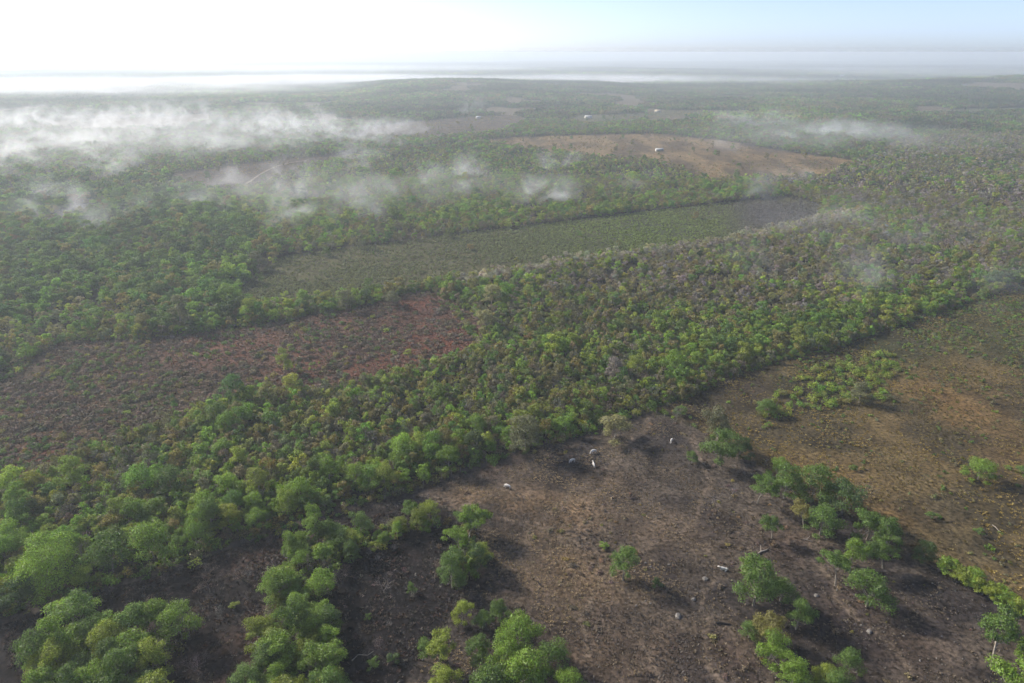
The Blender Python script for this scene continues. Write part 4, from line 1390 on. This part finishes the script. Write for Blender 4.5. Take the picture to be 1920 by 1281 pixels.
# scattered single shrubs in the open
for bx, by, w, tint, lab in (
    (1133, 1028, 20, GREEN_BRIGHT, 'tiny bright shrub left above the lone pasture tree'),
    (1232, 1100, 26, GREEN_DARK, 'dark low shrub right below the lone pasture tree'),
    (1275, 778, 34, GREEN_MID, 'green bush at the corner where pasture and rusty field meet'),
    (1440, 800, 16, GREEN_BRIGHT, 'small bright shrub near the lower end of the dry field bushes'),
    (1664, 750, 22, GREYGREEN, 'small grey green shrub alone in the dry field'),
    (1600, 882, 18, GREEN_MID, 'little green shrub at the edge of the golden grass'),
    (1745, 972, 24, GREEN_MID, 'low green shrub in the dry field beyond the live fence'),
    (1835, 1002, 24, GREEN_MID, 'low green shrub near the right edge beyond the live fence'),
    (1890, 880, 16, GREEN_BRIGHT, 'small shrub between the single bush tree and the right edge'),
    (765, 665, 20, YELLOWGREEN, 'small bright shrub on the red earth'),
    (690, 1160, 18, GREEN_MID, 'small green shrub low in the burnt clearing'),
    (700, 1250, 30, GREEN_MID, 'green shrub at the lower end of the burnt clearing, left of two'),
    (738, 1240, 30, GREEN_DARK, 'green shrub at the lower end of the burnt clearing, right of two'),
    (440, 1140, 22, YELLOWGREEN, 'yellowish shrub in the scorched strip by the hedge'),
):
    hand_tree(bx, by, w, SCRUB[len(lab) % 4], tint, lab, 0.6, name='shrub')

# ------------------------------------------------------------------ cattle
def cow_mesh(pose):
    """one skinned body: zebu with a hump, legs bent at the joints"""
    V, E, Rr = [], [], []
    def v(p, r):
        V.append(p)
        Rr.append(r)
        return len(V) - 1
    def link(*ids):
        for a, b in zip(ids[:-1], ids[1:]):
            E.append((a, b))
    lie = pose == 'lying'
    z0 = 0.42 if lie else 0.98
    rump = v((-0.72, 0, z0 + .04), (.24, .27))
    loin = v((-0.35, 0, z0), (.30, .33))
    bar = v((0.05, 0, z0 - .04), (.33, .36))
    sho = v((0.48, 0, z0 + .03), (.27, .34))
    link(rump, loin, bar, sho)
    hump = v((0.50, 0, z0 + .36), (.11, .10))
    link(sho, hump)
    if pose == 'grazing':
        n1, n2, h1, h2 = (.80, 0, z0 - .05), (1.02, 0, z0 - .42), (1.10, 0, z0 - .66), (1.20, 0, z0 - .92)
    else:
        n1, n2, h1, h2 = (.78, 0, z0 + .16), (1.0, 0, z0 + .38), (1.16, 0, z0 + .44), (1.42, 0, z0 + .24)
    a, b, c, d = v(n1, (.19, .22)), v(n2, (.14, .16)), v(h1, (.12, .13)), v(h2, (.075, .085))
    link(sho, a, b, c, d)
    for s in (-1, 1):
        e = v((h1[0] - .08, s * .24, h1[2] + .02), (.05, .02))
        link(c, e)
    for s in (-1, 1):
        if lie:
            k = v((.62, s * .30, .14), (.09, .09))
            f = v((.35, s * .34, .07), (.05, .05))
            link(sho, k, f)
            k = v((-.35, s * .42, .16), (.12, .12))
            f = v((-.10, s * .50, .07), (.05, .05))
            link(rump, k, f)
        else:
            k = v((.50 + .04 * s, s * .19, .48), (.085, .085))
            f = v((.48 + .10 * s, s * .19, .22), (.05, .05))
            g = v((.50 + .10 * s, s * .19, .03), (.06, .05))
            link(sho, k, f, g)
            k = v((-.66 + .05 * s, s * .18, .62), (.13, .12))
            f = v((-.80 + .08 * s, s * .18, .36), (.055, .055))
            g = v((-.74 + .08 * s, s * .18, .03), (.06, .05))
            link(rump, k, f, g)
    t1 = v((-.98, 0, z0 - .05), (.03, .03))
    t2 = v((-1.0, 0, max(.1, z0 - .55)), (.035, .035))
    link(rump, t1, t2)
    me = bpy.data.meshes.new('cow_' + pose)
    me.from_pydata(V, E, [])
    me.materials.append(M_COW)
    return me, Rr


def cow(bx, by, face, pose, label, s=1.0):
    x, y, z = surface_at(bx, by)
    me, Rr = cow_mesh(pose)
    o = bpy.data.objects.new('cow', me)
    col.objects.link(o)
    o.location = (x, y, z + .02)
    o.rotation_euler = (0, 0, math.radians(face))
    o.scale = (s, s, s)
    sk = o.modifiers.new('skin', 'SKIN')
    if not me.skin_vertices:
        bpy.context.view_layer.objects.active = o
    lay = me.skin_vertices[0].data if me.skin_vertices else None
    if lay is not None:
        for q, rr in zip(lay, Rr):
            q.radius = rr
        lay[0].use_root = True
    sk.use_smooth_shade = True
    sb = o.modifiers.new('smooth', 'SUBSURF')
    sb.levels = 1
    sb.render_levels = 1
    o['label'] = label
    o['category'] = 'cow'
    o['group'] = 'white cattle in the pasture'
    return o


cow(952, 916, 150, 'grazing', 'white cow nearest the hedge, alone at the left of the pasture', 1.1)
cow(1073, 867, 210, 'grazing', 'white cow, leftmost of the three grazing close together', 1.05)
cow(1113, 850, 200, 'grazing', 'white cow, uppermost of the three grazing close together', 1.1)
cow(1113, 875, 100, 'standing', 'tan white cow standing at the black patch, lowest of the three', 1.0)
cow(1259, 829, 240, 'grazing', 'white cow grazing alone in the far corner of the pasture', 1.05)
cow(1357, 1069, 170, 'lying', 'white cow lying down beside the middle pasture clump', 1.15)

# ------------------------------------------------------------------ stones, logs, posts
def rock_mesh(seed, sq):
    rng = np.random.default_rng(seed)
    import bmesh
    bm = bmesh.new()
    bmesh.ops.create_icosphere(bm, subdivisions=2, radius=0.5)
    for q in bm.verts:
        n = q.co.normalized()
        k = 0.75 + .5 * float(vnoise(np.array([n.x * 2 + seed]), np.array([n.y * 2 + n.z * 1.7]), 1.0, seed)[0])
        q.co = Vector((n.x * .5 * k, n.y * .42 * k, n.z * .5 * k * sq))
    me = bpy.data.meshes.new('stone')
    bm.to_mesh(me)
    bm.free()
    me.materials.append(M_ROCK)
    return me


STONES = [rock_mesh(k, .55 + .1 * (k % 3)) for k in range(5)]
stone_spots = []
STONE_AT = {(1200, 1062): 'right beside the lone pasture tree', (1345, 938): 'at the two grey bare bushes', (1700, 1105): 'between the fence row and the live fence', (1610, 1185): 'below the big rounded tree',
            (1725, 1190): 'in the dark ground left of the white trunked tree', (1745, 1235): 'at the bottom edge left of the white trunked tree', (1195, 1135): 'in the pasture below the lone tree',
            (1395, 874): 'below the round tree at the pasture corner', (1260, 1000): 'in the grey middle of the pasture', (1540, 1120): 'between the pasture clump and the big rounded tree'}
for cx, cy_, sx, sy, n in ((1200, 1062, 26, 8, 9), (1345, 938, 10, 8, 5), (1700, 1105, 45, 14, 10), (1610, 1185, 30, 10, 6), (1725, 1190, 30, 12, 8), (1745, 1235, 30, 10, 6), (1195, 1135, 24, 12, 8), (1395, 874, 10, 5, 3), (1260, 1000, 50, 20, 6), (1540, 1120, 30, 10, 4)):
    for k in range(n):
        stone_spots.append((cx + random.gauss(0, sx), cy_ + random.gauss(0, sy), 0.28 + .38 * random.random() ** 2, STONE_AT[(cx, cy_)]))
big = [(1322, 1086, 1.5, 'pale grey boulder left of the middle pasture clump, below the lying cow'), (1272, 1156, 1.9, 'largest pale boulder in the lower open pasture'),
       (1300, 1125, 1.3, 'pale boulder just above the largest one in the pasture'), (1530, 1117, 1.2, 'pale boulder between the clump and the big rounded tree'), (1630, 1185, 1.3, 'pale boulder in the stony ground under the big rounded tree')]
for k, (bx, by, s, lab) in enumerate(big):
    x, y, z = surface_at(bx, by)
    o = bpy.data.objects.new('boulder', STONES[k % 5])
    o.location = (x, y, z + .05 * s)
    o.scale = (s, s, s)
    o.rotation_euler = (0, 0, random.random() * 6.28)
    o['label'], o['category'] = lab, 'boulder'
    col.objects.link(o)
for k, (bx, by, s, where) in enumerate(stone_spots):
    x, y, z = surface_at(bx, by)
    o = bpy.data.objects.new('stone', STONES[k % 5])
    o.location = (x, y, z + .06 * s)
    o.scale = (s, s * (.7 + .5 * random.random()), s)
    o.rotation_euler = (0, 0, random.random() * 6.28)
    o['label'], o['category'], o['group'] = 'small whitish limestone ' + where, 'stone', 'limestones ' + where
    col.objects.link(o)


def log(bx0, by0, bx1, by1, r, mat, label, bend=.2, fork=False):
    a, b = Vector(surface_at(bx0, by0)), Vector(surface_at(bx1, by1))
    mb = MB()
    d = b - a
    side = Vector((-d.y, d.x, 0)).normalized()
    pts = [a + Vector((0, 0, r)), a.lerp(b, .35) + side * bend + Vector((0, 0, r)), a.lerp(b, .7) - side * bend * .5 + Vector((0, 0, r * .9)), b + Vector((0, 0, r * .6))]
    loc = a.copy()
    mb.tube([p - loc for p in pts], [r, r * .95, r * .8, r * .5], 8, 0)
    if fork:
        m_ = pts[1] - loc
        mb.tube([m_, m_ + d * .25 + side * .9 + Vector((0, 0, .2)), m_ + d * .4 + side * 1.5 + Vector((0, 0, .5))], [r * .6, r * .45, r * .2], 6, 0)
    me = mb.mesh('fallen_log', [mat])
    o = bpy.data.objects.new('fallen_log', me)
    o.location = loc
    o['label'], o['category'] = label, 'log'
    col.objects.link(o)


log(1343, 1170, 1369, 1171, .28, M_LOG, 'short black charred log left of the middle pasture clump')
log(1421, 1040, 1440, 1030, .22, M_PALELOG, 'pale fallen trunk just above the middle pasture clump', fork=True)
log(660, 1240, 700, 1222, .16, M_PALELOG, 'pale curved fallen branch at the lower end of the burnt clearing', .8)
log(1000, 1088, 1020, 1102, .18, M_LOG, 'dark thin log lying in the tan part of the pasture')
log(1505, 1012, 1524, 1016, .13, M_PALELOG, 'whitish fallen branch under the fence row trees', fork=True)
log(1860, 985, 1876, 998, .14, M_PALELOG, 'grey fallen pole in the rusty dry field near the right edge')

# fence posts along the wood's foot
post = MB()
post.tube([(0, 0, -.3), (0.02, 0, .8), (0, .02, 1.75)], [.085, .08, .07], 6, 0)
post_me = post.mesh('fence_post', [M_PALELOG])
n_post = 0
for seg in (((720, 938), (960, 850), 'wood edge left of the large grey green tree'), ((960, 850), (1215, 771), 'wood edge above the three cows'), ((1215, 771), (1310, 812), 'pasture corner towards the rusty field')):
    a, b = surface_at(*seg[0]), surface_at(*seg[1])
    L_ = math.hypot(b[0] - a[0], b[1] - a[1])
    n = int(L_ / 3.2)
    for k in range(n):
        t = k / n
        x, y = a[0] + (b[0] - a[0]) * t + random.gauss(0, .12), a[1] + (b[1] - a[1]) * t + random.gauss(0, .12)
        o = bpy.data.objects.new('fence_post', post_me)
        o.location = (x, y, zat(x, y))
        o.rotation_euler = (random.gauss(0, .06), random.gauss(0, .06), random.random() * 6)
        o.scale = (1, 1, .85 + .3 * random.random())
        o['label'], o['category'], o['group'] = 'thin grey fence post along the ' + seg[2], 'fence post', 'fence posts along the ' + seg[2]
        col.objects.link(o)

# ------------------------------------------------------------------ distant buildings
def house(bx, by, W, D, Hh, rise, rz, roofmat, label, open_front=False):
    x, y, z = surface_at(bx, by)
    root = empty('shed' if open_front else 'house', (x, y, z), rz)
    root['label'], root['category'] = label, 'shed' if open_front else 'house'
    w = MB()
    if open_front:
        w.box(-W / 2, W / 2, D / 2 - .2, D / 2, -.5, Hh)
        w.box(-W / 2, -W / 2 + .2, -D / 2, D / 2 - .203, -.5, Hh)
        w.box(W / 2 - .2, W / 2, -D / 2, D / 2 - .203, -.5, Hh)
        child('wall', w.mesh('wall', [M_WALL]), root)
        for k in range(4):
            pm = MB()
            px_ = -W / 2 + .8 + (W - 1.6) * k / 3
            pm.box(px_ - .1, px_ + .1, -D / 2, -D / 2 + .2, -.5, Hh)
            child('post', pm.mesh('post', [M_PALELOG]), root)
    else:
        w.box(-W / 2, W / 2, -D / 2, D / 2, -.5, Hh)
        # gable ends
        for s in (-1, 1):
            xx = s * W / 2
            w.add([(xx, -D / 2, Hh), (xx, D / 2, Hh), (xx, 0, Hh + rise)], [(0, 1, 2)])
        child('wall', w.mesh('wall', [M_WALL]), root)
        dm = MB()
        dm.box(-.5, .5, -D / 2 - .06, -D / 2 + .05, 0, 2.1)
        dr = child('door', dm.mesh('door', [M_DOOR]), root)
        hm = MB()
        hm.box(.32, .40, -D / 2 - .12, -D / 2 - .063, 1.0, 1.12)
        child('handle', hm.mesh('handle', [M_TIN]), dr)
        for s in (-1, 1):
            wm = MB()
            wm.box(s * W * .3 - .5, s * W * .3 + .5, -D / 2 - .05, -D / 2 + .05, 1.0, 2.0)
            child('window', wm.mesh('window', [M_DARK]), root)
    rm = MB()
    o_, th = .5, .15
    for s in (-1, 1):
        y0, y1 = s * (D / 2 + o_), 0
        z0, z1 = Hh - rise * o_ / (D / 2) + .03, Hh + rise + .03
        rm.add([(-W / 2 - o_, y0, z0), (W / 2 + o_, y0, z0), (W / 2 + o_, y1, z1), (-W / 2 - o_, y1, z1),
                (-W / 2 - o_, y0, z0 + th), (W / 2 + o_, y0, z0 + th), (W / 2 + o_, y1, z1 + th), (-W / 2 - o_, y1, z1 + th)],
               [(0, 3, 2, 1), (4, 5, 6, 7), (0, 1, 5, 4), (1, 2, 6, 5), (2, 3, 7, 6), (3, 0, 4, 7)])
    child('roof', rm.mesh('roof', [roofmat]), root)


house(1103, 222, 13, 9, 3.2, 2.2, .15, M_TIN, 'white roofed house by the clearing below the hill')
house(1236, 284, 9.5, 6, 2.8, 1.0, .1, M_TIN, 'small pale tin shed in the tawny field', True)
house(1233, 211, 12, 8, 2.8, 2.6, -.3, M_THATCH, 'faint thatched house right of the white roofed one')
house(897, 222, 9, 7, 2.6, 1.6, .3, M_TIN, 'small pale roofed hut in the misty meadow')
house(1577, 145, 26, 16, 9, 4, .2, M_TIN, 'tiny pale building far off in the hazy plain')

# the pale track and the glinting pond
def ribbon(name, line, width, mat, label, category, lift=.06):
    pts = [surface_at(*p) for p in line]
    P_ = []
    for a, b in zip(pts[:-1], pts[1:]):
        for k in range(10):
            t = k / 10
            P_.append((a[0] + (b[0] - a[0]) * t, a[1] + (b[1] - a[1]) * t))
    P_ = np.array(P_)
    for _ in range(12):
        P_[1:-1] = (P_[:-2] + P_[1:-1] * 2 + P_[2:]) / 4
    dd = np.gradient(P_, axis=0)
    nn = np.stack([-dd[:, 1], dd[:, 0]], 1)
    nn /= np.linalg.norm(nn, axis=1, keepdims=True)
    wv = width * (.8 + .4 * vnoise(P_[:, 0], P_[:, 1], 9, 3))[:, None] * .5
    l, r_ = P_ + nn * wv, P_ - nn * wv
    v = np.concatenate([np.column_stack([l, height(l[:, 0], l[:, 1]) + lift]), np.column_stack([r_, height(r_[:, 0], r_[:, 1]) + lift])])
    n = len(P_)
    f = [(i, i + 1, n + i + 1, n + i) for i in range(n - 1)]
    me = mesh_from(name, v, np.array(f).ravel(), np.full(len(f), 4), [mat])
    o = bpy.data.objects.new(name, me)
    o['kind'], o['label'], o['category'] = 'structure', label, category
    col.objects.link(o)


ribbon('dirt_track', ((452, 352), (478, 334), (500, 320), (530, 308), (585, 300)), 2.6, M_DIRT, 'pale dirt track winding across the narrow brown field', 'track', .35)

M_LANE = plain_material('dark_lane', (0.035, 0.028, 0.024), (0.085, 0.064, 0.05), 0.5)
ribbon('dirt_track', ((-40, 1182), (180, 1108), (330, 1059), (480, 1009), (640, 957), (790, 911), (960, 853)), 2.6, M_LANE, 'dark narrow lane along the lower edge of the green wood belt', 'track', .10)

water, wnt, wout = new_mat('pond_water')
wb = wnt.nodes.new('ShaderNodeBsdfPrincipled')
wb.inputs['Base Color'].default_value = (0.02, 0.03, 0.03, 1)
wb.inputs['Roughness'].default_value = 0.02
wb.inputs['IOR'].default_value = 1.33
wn = wnt.nodes.new('ShaderNodeTexNoise')
wn.inputs['Scale'].default_value = 0.6
wbp = wnt.nodes.new('ShaderNodeBump')
wbp.inputs['Strength'].default_value = 0.04
wnt.links.new(wn.outputs[0], wbp.inputs['Height'])
wnt.links.new(wbp.outputs[0], wb.inputs['Normal'])
wnt.links.new(wb.outputs[0], wout.inputs['Surface'])
x0, y0, z0 = surface_at(160, 388)
th = np.linspace(0, 2 * math.pi, 40, endpoint=False)
rad = 1 + .2 * np.sin(3 * th + 1) + .1 * np.sin(5 * th)
pv = np.stack([x0 + 7 * rad * np.cos(th), y0 + 22 * rad * np.sin(th), np.full(40, max(height(x0 + 7 * rad * np.cos(th), y0 + 22 * rad * np.sin(th))) + .12)], 1)
me = mesh_from('pond', pv, np.arange(40), [40], [water])
o = bpy.data.objects.new('pond', me)
o['kind'], o['label'], o['category'] = 'structure', 'small glinting pond among the trees of the left wood', 'pond'
col.objects.link(o)

# ------------------------------------------------------------------ mist lying over the land
def mist_material(name, dens, scale, lo, hi, aniso=0.35, colr=(0.93, 0.94, 0.95)):
    m, nt, out = new_mat(name)
    N, L = nt.nodes.new, nt.links.new
    tc = N('ShaderNodeTexCoord')
    ge = N('ShaderNodeNewGeometry')
    ln = N('ShaderNodeVectorMath')
    ln.operation = 'LENGTH'
    L(tc.outputs['Object'], ln.inputs[0])
    fo = N('ShaderNodeMapRange')
    fo.inputs['From Min'].default_value = 1.0
    fo.inputs['From Max'].default_value = 0.1
    fo.interpolation_type = 'SMOOTHSTEP'
    L(ln.outputs['Value'], fo.inputs['Value'])
    mp = N('ShaderNodeMapping')
    mp.inputs['Scale'].default_value = (scale, scale * .8, scale * 1.25)
    mp.inputs['Rotation'].default_value = (0.3, 0.5, 0.4)
    L(ge.outputs['Position'], mp.inputs['Vector'])
    no = N('ShaderNodeTexNoise')
    no.inputs['Scale'].default_value = 1.0
    no.inputs['Detail'].default_value = 5.0
    no.inputs['Roughness'].default_value = 0.62
    no.inputs['Distortion'].default_value = 1.0
    L(mp.outputs[0], no.inputs['Vector'])
    nr = N('ShaderNodeMapRange')
    nr.inputs['From Min'].default_value = lo
    nr.inputs['From Max'].default_value = hi
    L(no.outputs['Fac'], nr.inputs['Value'])
    mu = N('ShaderNodeMath')
    mu.operation = 'MULTIPLY'
    L(fo.outputs[0], mu.inputs[0])
    L(nr.outputs[0], mu.inputs[1])
    mu2 = N('ShaderNodeMath')
    mu2.operation = 'MULTIPLY'
    oi = N('ShaderNodeAttribute')
    oi.attribute_type = 'OBJECT'
    oi.attribute_name = 'density'
    L(mu.outputs[0], mu2.inputs[0])
    mu3 = N('ShaderNodeMath')
    mu3.operation = 'MULTIPLY'
    mu3.inputs[1].default_value = dens
    L(oi.outputs['Fac'], mu3.inputs[0])
    L(mu3.outputs[0], mu2.inputs[1])
    pv_ = N('ShaderNodeVolumePrincipled')
    pv_.inputs['Color'].default_value = (*colr, 1)
    pv_.inputs['Anisotropy'].default_value = aniso
    L(mu2.outputs[0], pv_.inputs['Density'])
    L(pv_.outputs[0], out.inputs['Volume'])
    return m


M_MIST = mist_material('mist', 0.030, 1 / 27.0, 0.48, 0.70)
M_FARMIST = mist_material('valley_mist', 0.006, 1 / 260.0, 0.30, 0.62)

import bmesh
_bm = bmesh.new()
bmesh.ops.create_icosphere(_bm, subdivisions=2, radius=1.0)
MIST_NEAR, MIST_FAR = bpy.data.meshes.new('mist_patch'), bpy.data.meshes.new('mist_bank')
_bm.to_mesh(MIST_NEAR)
_bm.to_mesh(MIST_FAR)
_bm.free()
MIST_VEIL = MIST_NEAR.copy()
M_VEIL = mist_material('mist_veil', 0.0075, 1 / 44.0, 0.40, 0.72)
MIST_VEIL.materials.append(M_VEIL)
MIST_NEAR.materials.append(M_MIST)
MIST_FAR.materials.append(M_FARMIST)


def mist(px, py, wpx, deep, hz, zc, density, label, far=False, rz=0.0):
    x, y = ground_at(px, py, zc)
    d = depth_of(x, y, zc)
    o = bpy.data.objects.new('mist_bank' if far else 'mist_patch', MIST_FAR if far else (MIST_VEIL if 'veil' in label else MIST_NEAR))
    a = wpx * .5 * d / FPX
    o.location = (x, y, zc)
    o.scale = (a * 1.25, deep * 1.25, hz * (1.0 if far else (1.7 if wpx > 200 else 2.3)))
    o.rotation_euler = (0, 0, rz)
    o['density'] = float(density)
    if label.startswith('small torn') or label.startswith('small faint'):
        o['group'] = label.replace('wisp', 'wisps')
    o['kind'], o['label'], o['category'] = 'stuff', label, 'mist'
    col.objects.link(o)


for px, py, w, deep, hz, zc, dn, lab in (
    (260, 250, 900, 260, 18, 12, .6, 'wide grey mist veil over all the far left woods'),
    (700, 350, 900, 80, 12, 11, .9, 'thin mist veil drifting over the misty wood beyond the long field'),
    (1560, 255, 640, 150, 14, 13, .8, 'thin bluish veil over the far right scrub'),
    (1620, 420, 560, 70, 11, 10, .6, 'faint smoky veil over the right scrub'),
    (60, 225, 300, 110, 20, 16, .65, 'white mist over the woods at the left edge, uppermost patch'),
    (300, 222, 340, 90, 24, 18, .8, 'long bright streak of mist over the far left woods'),
    (190, 252, 420, 70, 17, 14, .7, 'low mist streak below the bright one on the left'),
    (520, 232, 260, 110, 22, 16, .8, 'swirling mist over the dark strip wood'),
    (640, 246, 260, 80, 16, 13, .7, 'thin mist between strip wood and brown meadow'),
    (185, 300, 150, 45, 14, 12, 1.0, 'small dense mist puff above the left wood'),
    (10, 308, 170, 50, 15, 12, 1.1, 'dense mist puff at the left edge above the left wood'),
    (330, 280, 330, 70, 14, 12, .5, 'faint grey mist veil over the woods before the narrow field'),
    (90, 275, 260, 60, 14, 12, .7, 'ragged mist over the left woods just below the long streaks'),
    (440, 268, 300, 60, 14, 12, .7, 'ragged mist over the dark strip wood, nearest the narrow field'),
    (720, 262, 200, 45, 10, 10, .5, 'thin mist where the strip wood ends at the tawny field'),
    (420, 330, 80, 25, 9, 8, .8, 'mist puff at the left end of the narrow brown field'),
    (105, 385, 180, 34, 11, 10, 1.0, 'mist patch over the pond in the left wood'),
    (545, 402, 110, 26, 12, 11, 1.0, 'mist puff rising by the long field\'s upper left corner'),
    (665, 395, 120, 26, 11, 10, .75, 'mist puff above the long field, second from its left corner'),
    (880, 316, 90, 28, 10, 10, .9, 'round mist puff over the middle of the misty wood'),
    (685, 302, 130, 34, 10, 9, .6, 'thin mist along the upper edge of the misty wood'),
    (1020, 362, 140, 30, 11, 10, .9, 'mist puff over the right half of the misty wood'),
    (800, 335, 110, 28, 10, 9, .5, 'faint mist left of the round puff'),
    (550, 352, 140, 30, 10, 9, .5, 'faint mist beside the pale track'),
    (1595, 246, 230, 80, 14, 13, .9, 'bluish mist patch over the far right scrub'),
    (1420, 226, 200, 70, 12, 12, .55, 'thin bluish mist left of the larger right patch'),
    (1440, 335, 150, 30, 9, 9, .5, 'thin mist at the near edge of the tawny field'),
    (1600, 402, 180, 28, 9, 8, .45, 'thin mist over scrub at the grey end of the long field'),
    (1640, 520, 170, 26, 10, 9, .6, 'faint smoky mist over the right scrub above the dry field'),
    (1910, 560, 150, 26, 10, 9, .6, 'smoky mist at the right edge of the picture'),
    (890, 203, 70, 30, 14, 14, .7, 'small smoke plume below the wooded hill'),
    (745, 238, 150, 60, 10, 10, .6, 'mist trailing over the far brown meadow'),
):
    mist(px, py, w, deep, hz, zc, dn, lab)
for px, py, w, deep, hz, zc, dn, lab in (
    (180, 160, 1000, 700, 30, 10, .8, 'thick white mist bank filling the valley at upper left'),
    (620, 148, 620, 600, 24, 2, 1.6, 'white mist bank behind the hill\'s left shoulder'),
    (1120, 148, 640, 500, 24, 2, .9, 'thin mist behind the hill below the far ridge'),
    (1420, 150, 500, 500, 18, 4, .22, 'faint mist in the far plain to the right'),
    (620, 128, 900, 1200, 26, 8, .3, 'long pale mist line before the horizon'),
    (1720, 134, 700, 900, 20, 6, .15, 'pale blue mist line under the far right ridge'),
):
    mist(px, py, w, deep, hz, zc, dn, lab, True)
_r = random.Random(5)
for x0_, x1_, y0_, y1_, n_, lab in ((360, 1250, 275, 415, 13, 'small torn mist wisp among the trees of the misty wood'), (1330, 1900, 225, 540, 9, 'small faint smoke wisp over the right scrub'), (0, 360, 270, 420, 5, 'small torn mist wisp over the left wood')):
    for k in range(n_):
        py_ = _r.uniform(y0_, y1_)
        mist(_r.uniform(x0_, x1_), py_, _r.uniform(45, 110), _r.uniform(14, 26), _r.uniform(6, 9), 10, _r.uniform(.5, 1.0) * (.6 if x0_ > 1000 else 1), lab, False, _r.uniform(0, 3))

# ------------------------------------------------------------------ haze: the air itself
hz = MB()
hz.box(-60000, 60000, -60000, 60000, -45, 124)
hm, hnt, hout = new_mat('haze_air')
hv = hnt.nodes.new('ShaderNodeVolumePrincipled')
hv.inputs['Color'].default_value = (0.84, 0.925, 1.0, 1)
hv.inputs['Density'].default_value = 0.00021
hv.inputs['Anisotropy'].default_value = 0.32
hnt.links.new(hv.outputs[0], hout.inputs['Volume'])
ho = bpy.data.objects.new('haze', hz.mesh('haze', [hm]))
ho['kind'], ho['label'], ho['category'] = 'stuff', 'pale morning haze over the whole plain', 'haze'
col.objects.link(ho)
